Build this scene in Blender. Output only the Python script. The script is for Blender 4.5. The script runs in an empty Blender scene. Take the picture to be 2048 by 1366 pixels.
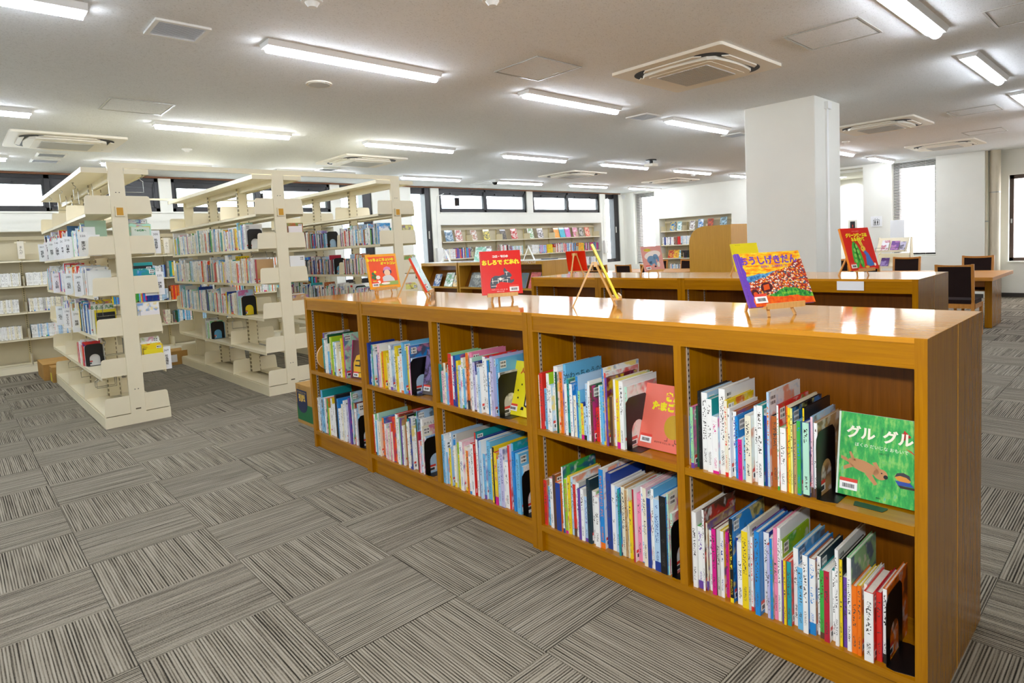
import bpy, bmesh, math, random
from mathutils import Vector, Matrix, Euler
random.seed(11)
D=bpy.data; SC=bpy.context.scene; COL=SC.collection
PI=math.pi; R=math.radians
def lin(h,a=1.0):
    h=h.lstrip('#'); out=[]
    for i in (0,2,4):
        c=int(h[i:i+2],16)/255; out.append(c/12.92 if c<=.04045 else ((c+.055)/1.055)**2.4)
    return (*out,a)
# ------------------------------------------------------------------ camera
F,CX,CY=1226.6646525,1056.12818432,582.45830353
cam=D.cameras.new('camera'); camo=D.objects.new('camera',cam); COL.objects.link(camo)
cam.sensor_fit='HORIZONTAL'; cam.sensor_width=36.0; cam.lens=36.0*F/2048
cam.shift_x=-(CX-1024)/2048; cam.shift_y=(CY-683)/2048
cam.clip_start=.05; cam.clip_end=200
RR=Matrix(((0.72245151,-0.68969851,-0.04878304),(-0.08646175,-0.020116,-0.99605206),(0.6859943,0.72381719,-0.07416538)))
right,down,fwd=RR[0],RR[1],RR[2]
M=Matrix((right,-down,-fwd)).transposed().to_4x4(); M.translation=(0,0,1.382)
camo.matrix_world=M
SC.camera=camo
# ------------------------------------------------------------------ world, exposure
w=D.worlds.new('world'); SC.world=w; w.use_nodes=True
bg=w.node_tree.nodes['Background']; bg.inputs[0].default_value=(.86,.93,1.0,1); bg.inputs[1].default_value=SKY_STRENGTH=6.0
SC.view_settings.view_transform='Standard'; SC.view_settings.look='None'; SC.view_settings.gamma=1; SC.view_settings.use_curve_mapping=False
SC.view_settings.exposure=1.6
LAMP_STRENGTH=17.5
fl=D.lights.new('camera_flash','AREA'); fl.shape='DISK'; fl.size=.09; fl.energy=13; flo=D.objects.new('camera_flash',fl); COL.objects.link(flo)
flo.location=(.0,-.03,1.62); flo.rotation_euler=(fwd-Vector((0,0,-.05))).to_track_quat('-Z','Y').to_euler()   # the photographer's own flash, just above the lens
SC.cycles.use_denoising=True
SC.cycles.max_bounces=8; SC.cycles.diffuse_bounces=5; SC.cycles.glossy_bounces=3; SC.cycles.transparent_max_bounces=12; SC.cycles.transmission_bounces=4
SC.cycles.caustics_reflective=False; SC.cycles.caustics_refractive=False; SC.cycles.sample_clamp_indirect=6.0
# ------------------------------------------------------------------ node helpers
class NT:
    def __init__(s,m): s.t=m.node_tree; s.n=m.node_tree.nodes; s.l=m.node_tree.links
    def new(s,ty,**kw):
        n=s.n.new(ty)
        for k,v in kw.items(): setattr(n,k,v)
        return n
    def put(s,sock,v):
        if isinstance(v,bpy.types.NodeSocket): s.l.new(v,sock)
        elif v is not None: sock.default_value=v
    def m(s,op,a,b=None,c=None):
        n=s.new('ShaderNodeMath',operation=op); s.put(n.inputs[0],a)
        if b is not None: s.put(n.inputs[1],b)
        if c is not None: s.put(n.inputs[2],c)
        return n.outputs[0]
    def mix(s,f,a,b,bt='MIX'):
        n=s.new('ShaderNodeMix',data_type='RGBA',blend_type=bt); s.put(n.inputs[0],f); s.put(n.inputs[6],a); s.put(n.inputs[7],b); return n.outputs[2]
    def att(s,name): return s.new('ShaderNodeAttribute',attribute_name=name)
    def sep(s,v):
        n=s.new('ShaderNodeSeparateXYZ'); s.put(n.inputs[0],v); return n.outputs
    def comb(s,x,y,z):
        n=s.new('ShaderNodeCombineXYZ'); s.put(n.inputs[0],x); s.put(n.inputs[1],y); s.put(n.inputs[2],z); return n.outputs[0]
    def obj(s): return s.new('ShaderNodeTexCoord').outputs['Object']
    def map(s,v,sc=(1,1,1),lo=(0,0,0)):
        n=s.new('ShaderNodeMapping'); s.put(n.inputs[0],v); n.inputs[3].default_value=sc; n.inputs[1].default_value=lo; return n.outputs[0]
    def noise(s,v,scale=5,detail=2,rough=.5,dist=0):
        n=s.new('ShaderNodeTexNoise'); s.put(n.inputs['Vector'],v); n.inputs['Scale'].default_value=scale; n.inputs['Detail'].default_value=detail; n.inputs['Roughness'].default_value=rough; n.inputs['Distortion'].default_value=dist
        return n.outputs
    def ramp(s,f,stops,interp='LINEAR'):
        n=s.new('ShaderNodeValToRGB'); s.put(n.inputs[0],f); e=n.color_ramp.elements; n.color_ramp.interpolation=interp
        while len(e)<len(stops): e.new(.5)
        for i,(p,c) in enumerate(stops): e[i].position=p; e[i].color=c
        return n.outputs[0]
    def rng(s,v,a,b,c=0,d=1):
        n=s.new('ShaderNodeMapRange'); s.put(n.inputs[0],v)
        for i,x in enumerate((a,b,c,d)): n.inputs[1+i].default_value=x
        return n.outputs[0]
    def bump(s,h,st=.2,di=.01):
        n=s.new('ShaderNodeBump'); n.inputs['Strength'].default_value=st; n.inputs['Distance'].default_value=di; s.put(n.inputs['Height'],h); return n.outputs[0]
MATS={}
def mat(name,col=None,rough=.5,metal=0,spec=.5,coat=0,fn=None,emit=None,estr=0):
    if name in MATS: return MATS[name]
    m=D.materials.new(name); m.use_nodes=True; b=m.node_tree.nodes['Principled BSDF']
    if isinstance(col,str): col=lin(col)
    if col: b.inputs['Base Color'].default_value=col; m.diffuse_color=col
    b.inputs['Roughness'].default_value=rough; b.inputs['Metallic'].default_value=metal
    b.inputs['Specular IOR Level'].default_value=spec; b.inputs['Coat Weight'].default_value=coat
    if emit: b.inputs['Emission Color'].default_value=lin(emit); b.inputs['Emission Strength'].default_value=estr
    if fn: fn(NT(m),b)
    MATS[name]=m; return m
def flat(h,rough=.45): return mat('paint_'+h.lstrip('#'),h,rough)
def varied(c,amt=.04,sc=6.0,rv=0,bumps=0,bsc=80):
    def f(t,b):
        o=t.obj(); n=t.noise(o,sc,3)[0]; k=t.rng(n,.3,.7,1-amt,1+amt)
        t.put(b.inputs['Base Color'],t.mix(1.0,lin(c),t.comb(k,k,k),'MULTIPLY'))
        if bumps: t.put(b.inputs['Normal'],t.bump(t.noise(o,bsc,3)[0],bumps,.004))
    return f
def wood(c1,c2,axis=2,sc=1.0):
    def f(t,b):
        o=t.obj(); s=[55*sc]*3; s[axis]=2.2*sc
        n=t.noise(t.map(o,tuple(s)),1.0,5,.6,.3)[0]
        s2=[300*sc]*3; s2[axis]=9*sc
        n2=t.noise(t.map(o,tuple(s2)),1.0,2,.5)[0]
        k=t.m('ADD',t.m('MULTIPLY',n,.65),t.m('MULTIPLY',n2,.35))
        t.put(b.inputs['Base Color'],t.ramp(k,[(.3,lin(c2)),(.68,lin(c1))]))
        t.put(b.inputs['Roughness'],t.rng(n2,.3,.7,ROUGH[0],ROUGH[1]))
        t.put(b.inputs['Normal'],t.bump(n2,.04,.002))
    return f
ROUGH=(.16,.26)
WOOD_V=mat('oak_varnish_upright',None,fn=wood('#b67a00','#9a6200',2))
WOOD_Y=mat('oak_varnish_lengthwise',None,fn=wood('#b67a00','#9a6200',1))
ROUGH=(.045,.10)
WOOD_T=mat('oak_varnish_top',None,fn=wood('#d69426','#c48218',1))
ROUGH=(.3,.42)
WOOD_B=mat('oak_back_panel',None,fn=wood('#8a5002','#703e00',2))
WOOD_L=mat('light_oak',None,fn=wood('#c6922c','#b27e1c',2))
WOOD_X=mat('table_oak',None,fn=wood('#cf8f3c','#ba7826',1))
WOOD_C=mat('chair_oak',None,fn=wood('#c8883a','#b07024',2))
PINE=mat('pine_easel',None,fn=wood('#e0b878','#cfa35e',2,2.0))
CREAM=mat('cream_steel',None,.38,fn=varied('#f0e6c8',.02))
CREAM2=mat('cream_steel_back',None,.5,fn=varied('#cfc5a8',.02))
def slotted(t,b):
    o=t.sep(t.obj()); z=t.m('FRACT',t.m('MULTIPLY',o[2],40)); k=t.m('MULTIPLY',t.m('LESS_THAN',t.m('ABSOLUTE',t.m('SUBTRACT',z,.5)),.25),t.m('LESS_THAN',t.m('ABSOLUTE',o[0]),.006))
    t.put(b.inputs['Base Color'],t.mix(k,lin('#d2c496'),lin('#4a4230')))
SLOT=mat('slotted_steel',None,.45,fn=slotted)
def trackm(t,b):
    o=t.sep(t.obj()); z=t.m('FRACT',t.m('MULTIPLY',o[2],50)); k=t.m('MULTIPLY',t.m('LESS_THAN',t.m('ABSOLUTE',t.m('SUBTRACT',z,.5)),.22),t.m('LESS_THAN',t.m('ABSOLUTE',o[0]),.0035))
    t.put(b.inputs['Base Color'],t.mix(k,lin('#cbbfae'),lin('#3a2c20')))
TRACK=mat('shelf_track_metal',None,.35,.3,fn=trackm)
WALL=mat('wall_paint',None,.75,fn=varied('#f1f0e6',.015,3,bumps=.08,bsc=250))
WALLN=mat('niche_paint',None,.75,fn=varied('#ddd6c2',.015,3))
def ceil(t,b):
    o=t.obj(); n=t.noise(t.map(o,(1,1.6,1)),95,3,.65)[0]; n2=t.noise(o,22,2)[0]
    k=t.ramp(n,[(.30,lin('#c2c3c0')),(.43,lin('#edefef'))])
    t.put(b.inputs['Base Color'],t.mix(t.rng(n2,.35,.65,0,.12),k,lin('#dfe0de')))
    t.put(b.inputs['Normal'],t.bump(n,.35,.004))
CEIL=mat('mineral_fibre_ceiling',None,.9,spec=.1,fn=ceil)
def carpet(t,b):
    o=t.obj(); oi=t.new('ShaderNodeObjectInfo'); rnd=oi.outputs['Random']; off=t.m('MULTIPLY',rnd,37.0)
    s=t.sep(o); x=t.m('ADD',s[1],off)
    rib=t.m('SINE',t.m('MULTIPLY',s[1],2*PI/.0105))
    n1=t.noise(t.comb(t.m('MULTIPLY',x,105),t.m('MULTIPLY',s[0],.9),off),1.0,3,.7)[0]
    n2=t.noise(t.comb(t.m('MULTIPLY',x,190),t.m('MULTIPLY',s[0],5),off),1.0,1,.5)[0]
    fz=t.noise(t.comb(t.m('MULTIPLY',x,330),t.m('MULTIPLY',s[0],330),off),1.0,2,.6)[0]
    k=t.m('ADD',t.m('ADD',t.m('MULTIPLY',n1,.72),t.m('MULTIPLY',n2,.28)),t.m('ADD',t.m('MULTIPLY',rib,.12),t.m('MULTIPLY',fz,.32)))
    c=t.ramp(k,[(.47,lin('#2e2a23')),(.585,lin('#6a6356')),(.68,lin('#958d7d')),(.9,lin('#aca596'))])
    t.put(b.inputs['Base Color'],c)
    t.put(b.inputs['Normal'],t.bump(t.m('ADD',t.m('MULTIPLY',rib,.5),fz),.35,.004))
CARPET=mat('striped_carpet',None,.95,spec=.1,fn=carpet)
SUBFLOOR=mat('floor_slab_grey','#5c5850',.9)
BLACK=mat('black_steel','#0b0b0c',.35)
DARKFR=mat('dark_window_frame','#201d1e',.4)
BROWNFR=mat('brown_window_frame','#4a3527',.45)
BROWNTRIM=mat('brown_wood_trim',None,.5,fn=varied('#7a4a20',.1))
WHITE=mat('white_plastic','#f2f2ee',.4)
WHITEM=mat('white_sheet','#f6f7f8',.55)
ACP=mat('ivory_plastic','#ece4d2',.45)
ACG=mat('intake_grille_grey','#c9c8c2',.6)
DARK=mat('dark_slot','#1c1a18',.6)
ALU=mat('aluminium','#b6b4ac',.35,.6)
LAMPH=mat('lamp_housing','#eeeeec',.4)
DIFF=mat('lit_diffuser','#ffffff',.5,emit='#ecf3ff',estr=LAMP_STRENGTH)
FABRIC=mat('dark_brown_fabric',None,.85,spec=.2,fn=varied('#241512',.2,200))
PAGES=mat('paper_pages',None,.8,fn=varied('#e9e4d6',.05,60))
WIRE=mat('steel_wire','#9a9a94',.25,.9)
YELP=mat('amber_card','#d59a10',.4)
BLIND=mat('blind_slat','#d8d8d2',.4)
CARD=mat('cardboard',None,.8,fn=varied('#b58a48',.06,12))
PIPE=mat('pipe_wrap',None,.6,fn=varied('#e2d8c2',.04,5))
BASEB=mat('dark_baseboard','#3a342c',.6)
def glassm():
    m=D.materials.new('window_glass'); m.use_nodes=True; t=NT(m); t.n.clear()
    o=t.new('ShaderNodeOutputMaterial'); mx=t.new('ShaderNodeMixShader'); tr=t.new('ShaderNodeBsdfTransparent'); gl=t.new('ShaderNodeBsdfGlossy'); gl.inputs['Roughness'].default_value=.02
    tr.inputs[0].default_value=(.95,.97,.97,1); mx.inputs[0].default_value=.06
    t.l.new(tr.outputs[0],mx.inputs[1]); t.l.new(gl.outputs[0],mx.inputs[2]); t.l.new(mx.outputs[0],o.inputs[0]); return m
GLASS=glassm()
# ------------------------------------------------------------------ mesh helpers
class MB:
    def __init__(s): s.v=[]; s.f=[]; s.mi=[]
    def add(s,vs,fs,m=0):
        b=len(s.v); s.v+=[tuple(p) for p in vs]
        for f in fs: s.f.append(tuple(i+b for i in f)); s.mi.append(m)
        return s
    def box(s,x0,x1,y0,y1,z0,z1,m=0):
        if x0>x1:x0,x1=x1,x0
        if y0>y1:y0,y1=y1,y0
        if z0>z1:z0,z1=z1,z0
        return s.add([(x0,y0,z0),(x1,y0,z0),(x1,y1,z0),(x0,y1,z0),(x0,y0,z1),(x1,y0,z1),(x1,y1,z1),(x0,y1,z1)],
          [(0,3,2,1),(4,5,6,7),(0,1,5,4),(1,2,6,5),(2,3,7,6),(3,0,4,7)],m)
    def bbox(s,x0,x1,y0,y1,z0,z1,c=.002,m=0):   # chamfered on its four z edges and its top rim
        P=[(x0+c,y0),(x1-c,y0),(x1,y0+c),(x1,y1-c),(x1-c,y1),(x0+c,y1),(x0,y1-c),(x0,y0+c)]
        return s.prism(P,'z',z0,z1,m)
    def prism(s,P,ax,a,b,m=0):
        n=len(P); q={'z':lambda u,v,w:(u,v,w),'x':lambda u,v,w:(w,u,v),'y':lambda u,v,w:(u,w,v)}[ax]
        vs=[q(u,v,a) for u,v in P]+[q(u,v,b) for u,v in P]
        fs=[tuple(range(n))[::-1],tuple(range(n,2*n))]+[(i,(i+1)%n,n+(i+1)%n,n+i) for i in range(n)]
        if ax=='y': fs=[f[::-1] for f in fs]
        return s.add(vs,fs,m)
    def cyl(s,x,y,z0,z1,r,seg=16,m=0,r2=None):
        r2=r if r2 is None else r2
        vs=[(x+r*math.cos(2*PI*i/seg),y+r*math.sin(2*PI*i/seg),z0) for i in range(seg)]+[(x+r2*math.cos(2*PI*i/seg),y+r2*math.sin(2*PI*i/seg),z1) for i in range(seg)]
        return s.add(vs,[tuple(range(seg))[::-1],tuple(range(seg,2*seg))]+[(i,(i+1)%seg,seg+(i+1)%seg,seg+i) for i in range(seg)],m)
    def bar(s,a,b,w,h=None,m=0,up=(0,0,1)):
        a,b=Vector(a),Vector(b); h=h or w; d=(b-a).normalized(); u=Vector(up)
        if abs(d.dot(u))>.98: u=Vector((0,1,0))
        x=d.cross(u).normalized(); y=x.cross(d).normalized()
        vs=[]
        for p in (a,b):
            for i,j in ((-1,-1),(1,-1),(1,1),(-1,1)): vs.append(p+x*w/2*i+y*h/2*j)
        return s.add(vs,[(0,1,2,3),(7,6,5,4),(0,4,5,1),(1,5,6,2),(2,6,7,3),(3,7,4,0)],m)
    def tube(s,pts,r,seg=6,m=0):
        pts=[Vector(p) for p in pts]; n=len(pts); b=len(s.v); vs=[]
        ref=Vector((0.3,0.9,0.1)).normalized()
        for i,p in enumerate(pts):
            d=((pts[min(i+1,n-1)]-pts[max(i-1,0)])).normalized(); x=d.cross(ref)
            if x.length<.1: x=d.cross(Vector((1,0,0)))
            x.normalize(); y=d.cross(x)
            vs+=[p+x*r*math.cos(2*PI*k/seg)+y*r*math.sin(2*PI*k/seg) for k in range(seg)]
        fs=[(i*seg+k,i*seg+(k+1)%seg,(i+1)*seg+(k+1)%seg,(i+1)*seg+k) for i in range(n-1) for k in range(seg)]
        fs+=[tuple(range(seg))[::-1],tuple((n-1)*seg+k for k in range(seg))]
        return s.add(vs,fs,m)
    def mesh(s,name,off=(0,0,0),smooth=False):
        me=D.meshes.new(name); ox,oy,oz=off
        me.from_pydata([(x-ox,y-oy,z-oz) for x,y,z in s.v],[],s.f); me.polygons.foreach_set('material_index',s.mi)
        if smooth: me.polygons.foreach_set('use_smooth',[True]*len(s.f))
        me.update(); return me
    def base(s):
        xs,ys,zs=zip(*s.v); return ((min(xs)+max(xs))/2,(min(ys)+max(ys))/2,min(zs))
ORG={}
def tag(o,label=None,cat=None,group=None,kind=None):
    if label: o['label']=label
    if cat: o['category']=cat
    if group: o['group']=group
    if kind: o['kind']=kind
    return o
def empty(name,loc,label=None,cat=None,group=None,rot=(0,0,0),kind=None):
    o=D.objects.new(name,None); COL.objects.link(o); o.location=loc; o.rotation_euler=rot; o.empty_display_size=.1; ORG[o.name]=Vector(loc)
    return tag(o,label,cat,group,kind)
def obj(name,mb,mats,parent=None,world=True,smooth=False,origin=None,label=None,cat=None,group=None,kind=None,rot=None):
    """one mesh object; world=True: vertices are in room coordinates (moved to the origin or the parent's origin)"""
    if not isinstance(mats,(list,tuple)): mats=[mats]
    if parent is None:
        org=Vector(origin if origin is not None else (mb.base() if world else (0,0,0)))
        me=mb.mesh(name,org if world else (0,0,0),smooth)
    else:
        org=ORG[parent.name] if world else Vector((0,0,0))
        me=mb.mesh(name,org,smooth)
    for m in mats: me.materials.append(m)
    o=D.objects.new(name,me); COL.objects.link(o)
    if parent: o.parent=parent; ORG[o.name]=ORG[parent.name]
    else: o.location=org; ORG[o.name]=org
    if rot: o.rotation_euler=rot
    return tag(o,label,cat,group,kind)
def put(me,name,parent,loc,rot=(0,0,0)):
    """another object on shared mesh data; loc in the parent's frame"""
    o=D.objects.new(name,me); COL.objects.link(o); o.parent=parent; o.location=loc; o.rotation_euler=rot; ORG[o.name]=Vector((0,0,0)); return o
def dup(root,loc,rot=None,**kw):
    c=root.copy(); COL.objects.link(c); c.location=loc; ORG[c.name]=Vector(loc)
    if rot is not None: c.rotation_euler=rot
    for ch in root.children:
        d=ch.copy(); COL.objects.link(d); d.parent=c
        for g in ch.children:
            e=g.copy(); COL.objects.link(e); e.parent=d
    tag(c,**kw); return c
def shared(mb,name,mats,smooth=False):
    me=mb.mesh(name,(0,0,0),smooth)
    for m in (mats if isinstance(mats,(list,tuple)) else [mats]): me.materials.append(m)
    return me
_txt={}
def lettering(s,size,m,parent,o,xd,yd,name='lettering',vert=False,bold=0.0,space=1.0):
    """flat print: text s centred at o (parent frame), reading along xd, upright along yd"""
    key=(s,size,vert,m.name,bold)
    if key not in _txt:
        c=D.curves.new('t','FONT'); c.body='\n'.join(s) if vert else s; c.size=size; c.align_x='CENTER'; c.align_y='CENTER'; c.resolution_u=2; c.fill_mode='FRONT'; c.offset=bold; c.space_line=.95 if vert else 1.0; c.space_character=space
        t=D.objects.new('t',c); COL.objects.link(t)
        me=D.meshes.new_from_object(t.evaluated_get(bpy.context.evaluated_depsgraph_get())); me.name=name
        me.materials.clear(); me.materials.append(m)
        D.objects.remove(t); D.curves.remove(c); _txt[key]=me
    q=D.objects.new(name,_txt[key]); COL.objects.link(q); q.parent=parent
    x=Vector(xd).normalized(); y=Vector(yd).normalized(); z=x.cross(y)
    mm=Matrix((x,y,z)).transposed().to_4x4(); mm.translation=Vector(o); q.matrix_local=mm
    return q
ORD=['first','second','third','fourth','fifth','sixth','seventh','eighth','ninth','tenth']+[str(i)+('st' if i%10==1 and i!=11 else 'nd' if i%10==2 and i!=12 else 'rd' if i%10==3 and i!=13 else 'th') for i in range(11,90)]
BOOKS={
 'A_top_right':'160,180,b,w;130,220,lg,p;160,220,dg,dg;120,279,k,k;250,276,w,pb;210,258,w,t;230,201,w,pb;250,298,w,w;120,262,c,y;100,237,w,w;140,225,w,do;120,212,b,b;160,139,m,w;120,147,lb,w;230,225,c,w;200,255,w,pb;210,265,w,t;100,233,nb,w;90,310,pb,w;280,232,do,k;70,275,w,r;210,204,w,lg;60,275,o,c;90,272,y,c;80,272,ly,k;110,221,tn,c;130,235,g,lb;60,273,y,k;210,234,mt,nb;80,252,lp,pb',
 'A_top_left':'80,241,c,w;390,251,r,r;380,253,w,li;280,286,w,w;140,269,dg,w;190,268,o,lp;340,301,lb,lb;140,244,t,lg;360,225,w,b;140,262,b,pb;140,202,lg,lb;320,152,y,nb;130,238,pb,w;130,249,w,w;140,234,br,dg;200,141,r,r;220,236,w,lg;160,239,lb,w;70,313,b,w;80,294,r,w;110,276,pu,dr;160,200,br,tn;120,270,w,c;140,272,ly,c;170,273,y,ly;220,271,w,w',
 'B_top_right':'560,207,t,tn;380,220,c,o;300,273,r,lg;270,262,w,y;200,268,nb,b;380,242,y,y;350,260,w,c;220,290,o,c;210,292,p,p;210,268,w,mt;620,250,lv,nb;230,282,w,r;250,272,w,w;330,268,b,g;220,290,lv,lv;220,280,lb,lb',
 'B_top_left':'190,260,nb,nb;430,216,lp,p;190,253,t,w;250,184,pb,w;330,195,nb,b;580,259,lp,w;380,224,o,y;520,215,y,y;500,268,w,pb;280,252,g,w;560,268,y,y;290,229,w,pb;400,297,lb,lb;300,277,w,w;90,280,p,b',
 'C_top':'210,275,pu,w;260,239,t,w;250,231,w,w;60,268,gy,dg;590,206,w,w;240,257,ly,y;990,258,li,li;670,167,w,t;480,262,y,y;130,296,m,mt',
 'C_bot':'490,236,w,w;300,297,lb,t;360,243,pb,w;270,253,lb,w;500,252,w,lp;370,260,g,o;550,265,w,y;400,278,w,tn;260,302,k,k;1020,279,b,b;460,280,w,w;370,251,lv,w;290,311,pu,nb;110,350,w,pb;480,277,tn,dr;190,271,o,mt;140,283,lb,w',
 'B_bot_left':'310,247,r,o;350,256,w,lg;340,266,w,mt;260,242,o,b;260,209,p,m;750,214,w,pb;360,227,p,o;280,274,r,o;320,295,w,r;300,277,w,lg;390,282,pu,tn;270,304,do,k;220,285,t,dg;390,273,w,w;380,304,nb,w;300,302,dg,w;60,350,lb,pb;330,232,cr,cr;220,311,w,w;110,273,w,c',
 'B_bot_right':'220,265,lb,w;320,240,pb,w;330,282,w,pb;390,252,b,pb;70,289,gy,gy;340,244,li,y;610,261,w,lp;370,224,o,w;280,267,w,r;130,327,r,t;370,296,w,nb;400,296,pb,w;300,298,lb,lb;340,263,c,c;160,284,k,y;470,261,y,r;550,290,lv,w;150,315,r,lp;160,324,lb,t;370,289,b,b;270,291,lb,lb',
 'A_bot_left':'430,208,r,tn;200,226,w,p;190,246,br,do;300,216,nb,o;110,263,o,w;100,295,w,g;170,243,li,w;160,258,y,y;160,257,pb,w;170,231,r,w;180,240,w,gy;160,221,pu,nb;370,225,w,w;420,275,dk,dk;270,212,w,lp;250,334,b,w;270,319,nb,nb;200,277,w,w;270,275,pb,w;110,274,t,b;200,285,c,tn;130,277,tn,c;50,283,c,w;130,232,y,y;150,285,w,mt;90,294,cr,w;190,274,p,p;210,305,w,lp;180,311,c,lp;190,276,nb,w;140,316,w,lb;280,281,pb,w;310,301,k,b;80,314,mt,c',
 'A_bot_right':'190,279,w,w;220,230,w,g;90,298,w,br;70,249,c,tn;190,223,w,lb;170,240,m,dr;140,239,gy,c;140,239,w,y;110,234,m,m;140,196,o,lp;130,298,k,b;100,228,nb,w;210,222,w,w;230,269,y,w;90,294,gy,c;90,257,w,c;90,282,pu,pu;180,285,b,b;200,279,w,nb;100,249,lv,r;90,274,b,w;130,309,p,p;110,313,w,w;50,272,w,li;60,213,pu,w;90,215,y,o;150,214,t,r;170,258,w,lb;200,205,lb,w;170,254,w,b;200,247,w,do;120,256,w,dk;150,219,g,t;170,227,cr,w;150,225,w,t;110,302,w,w;90,274,y,k;140,221,pu,w;130,290,w,lg;160,208,o,o;120,216,o,y;90,216,w,w;260,210,w,r;160,209,r,cr',
}
BSTART={'A_top_right':(1.195,0.567),'A_top_left':(1.958,0.567),'B_top_right':(2.713,0.567),'B_top_left':(3.506,0.567),'C_top':(4.138,0.567),'C_bot':(4.299,0.124),'B_bot_left':(3.507,0.124),'B_bot_right':(2.744,0.124),'A_bot_left':(1.957,0.124),'A_bot_right':(1.174,0.124)}
HEX={'w': 'f4f4f2', 'c': 'f0ead2', 'b': '1e8ad6', 'lb': '6cbbe6', 'pb': 'b4d4ee', 'nb': '1d3f96', 'k': '14161a', 'dk': '10303c', 'r': 'e03028', 'cr': 'b8203c', 'o': 'f07818', 'do': 'b0622c', 'y': 'f2d41c', 'ly': 'ece88a', 'lg': '9ad8a0', 'g': '3cae48', 'dg': '0f5a3c', 'li': 'a4cc24', 't': '1a9c9e', 'm': 'd8188a', 'p': 'f08cb0', 'lp': 'f4c8d4', 'pu': '6a44a4', 'lv': 'c4c0e4', 'br': '5c4030', 'tn': 'c09a68', 'dr': '701c2c', 'gy': 'c8c8c0', 'mt': 'b4e4cc'}
# ================================================================== THE ROOM
ZC=2.70; YW=10.65; XW=13.9; XN=-3.6; YN=-4.2
def struct(name,mb,mats,**k):
    return obj(name,mb,mats,kind='structure',origin=(0,0,0),**k)
# ---- floor: slab with carpet tiles laid on it
fl=struct('floor',MB().box(XN,16.2,YN,11.2,-.2,-.006),SUBFLOOR)
tile=shared(MB().bbox(-.2488,.2488,-.2488,.2488,-.006,0,.003),'carpet_tile',CARPET)
tiles=[]
i0=int((XN-.372)/.5)-1; j0=int((YN-.444)/.5)-1
for i in range(i0,32):
    for j in range(j0,24):
        x=.622+.5*i; y=.694+.5*j
        if XN+.2<x<14.15 and YN+.2<y<10.7: tiles.append((math.hypot(x,y) if (x>.2 or y>.8) and x>-.6 and y>-.8 else 99,x,y,(i+j)%2))
tiles.sort(key=lambda t:t[0])
rest=MB()
for n,(d,x,y,p) in enumerate(tiles):
    if n<290:
        put(tile,'carpet_tile',fl,(x+random.uniform(-.0007,.0007),y+random.uniform(-.0007,.0007),random.uniform(-.0006,.0006)),(0,0,(PI/2 if p else 0)+random.choice((0,PI))))
def carpet2(t,b):
    o=t.sep(t.obj()); gx=t.m('DIVIDE',t.m('SUBTRACT',o[0],.372),.5); gy=t.m('DIVIDE',t.m('SUBTRACT',o[1],.444),.5)
    fx,fy=t.m('FLOOR',gx),t.m('FLOOR',gy); par=t.m('MODULO',t.m('ADD',t.m('ADD',fx,fy),100.0),2.0)
    s=t.m('ADD',t.m('MULTIPLY',o[0],par),t.m('MULTIPLY',o[1],t.m('SUBTRACT',1.0,par)))
    l=t.m('ADD',t.m('MULTIPLY',o[1],par),t.m('MULTIPLY',o[0],t.m('SUBTRACT',1.0,par)))
    n=t.noise(t.comb(t.m('MULTIPLY',s,105),t.m('MULTIPLY',l,1.2),t.m('ADD',fx,t.m('MULTIPLY',fy,7.3))),1.0,2,.6)[0]
    t.put(b.inputs['Base Color'],t.ramp(n,[(.33,lin('#2e2a23')),(.45,lin('#6a6356')),(.57,lin('#958d7d')),(.78,lin('#aca596'))]))
CARPET2=mat('striped_carpet_far',None,.95,spec=.1,fn=carpet2)
for d,x,y,p in tiles[290:]: rest.box(x-.2488,x+.2488,y-.2488,y+.2488,-.006,0)
o=obj('carpet_tiles_far',rest,CARPET2,fl,world=True,kind='stuff')
# ---- ceiling
struct('ceiling',MB().box(XN,XW+.6,YN,11.2,ZC,ZC+.15),CEIL)
# ---- wall_left (the long window wall)
wl=MB()
def wb(x0,x1,z0,z1,y0=YW,y1=YW+.34): wl.box(x0,x1,y0,y1,z0,z1)
OPEN=[(-3.2,-.45,'w'),(-.22,2.475,'w'),(2.645,5.235,'w'),(5.42,6.08,'t'),(6.955,7.445,'t'),(7.655,10.2,'w'),(10.4,12.91,'w'),(13.14,13.74,'t')]
NICHE=[(-2.6,5.25),(7.655,12.93)]
x=XN
for a,b,k in OPEN:
    wb(x,a,2.17,2.675)
    x=b
wb(x,XW+.3,2.17,2.675)
tl=[(5.42,6.08),(6.955,7.445),(13.14,13.74)]
x=XN
for a,b in tl:
    wb(x,a,1.90,2.17); wb(a,b,0,.82); x=b
wb(x,XW+.3,1.90,2.17)
for a,b in ((XN,-2.6),(5.25,5.42),(6.08,6.955),(7.445,7.655),(12.93,13.14),(13.74,XW+.3)): wb(a,b,0,1.90)
wb(XN,XW+.3,2.675,2.7)
struct('wall_left',wl,WALL)
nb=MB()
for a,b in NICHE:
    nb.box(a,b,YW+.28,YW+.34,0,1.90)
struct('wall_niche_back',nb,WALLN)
struct('trim_1',MB().box(-2.2,13.8,YW-.012,YW+.02,2.672,2.698),BROWNTRIM)
struct('trim_2',MB().box(-2.2,5.25,YW-.015,YW,2.145,2.163).box(7.655,12.91,YW-.015,YW,2.145,2.163),WALL)
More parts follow.
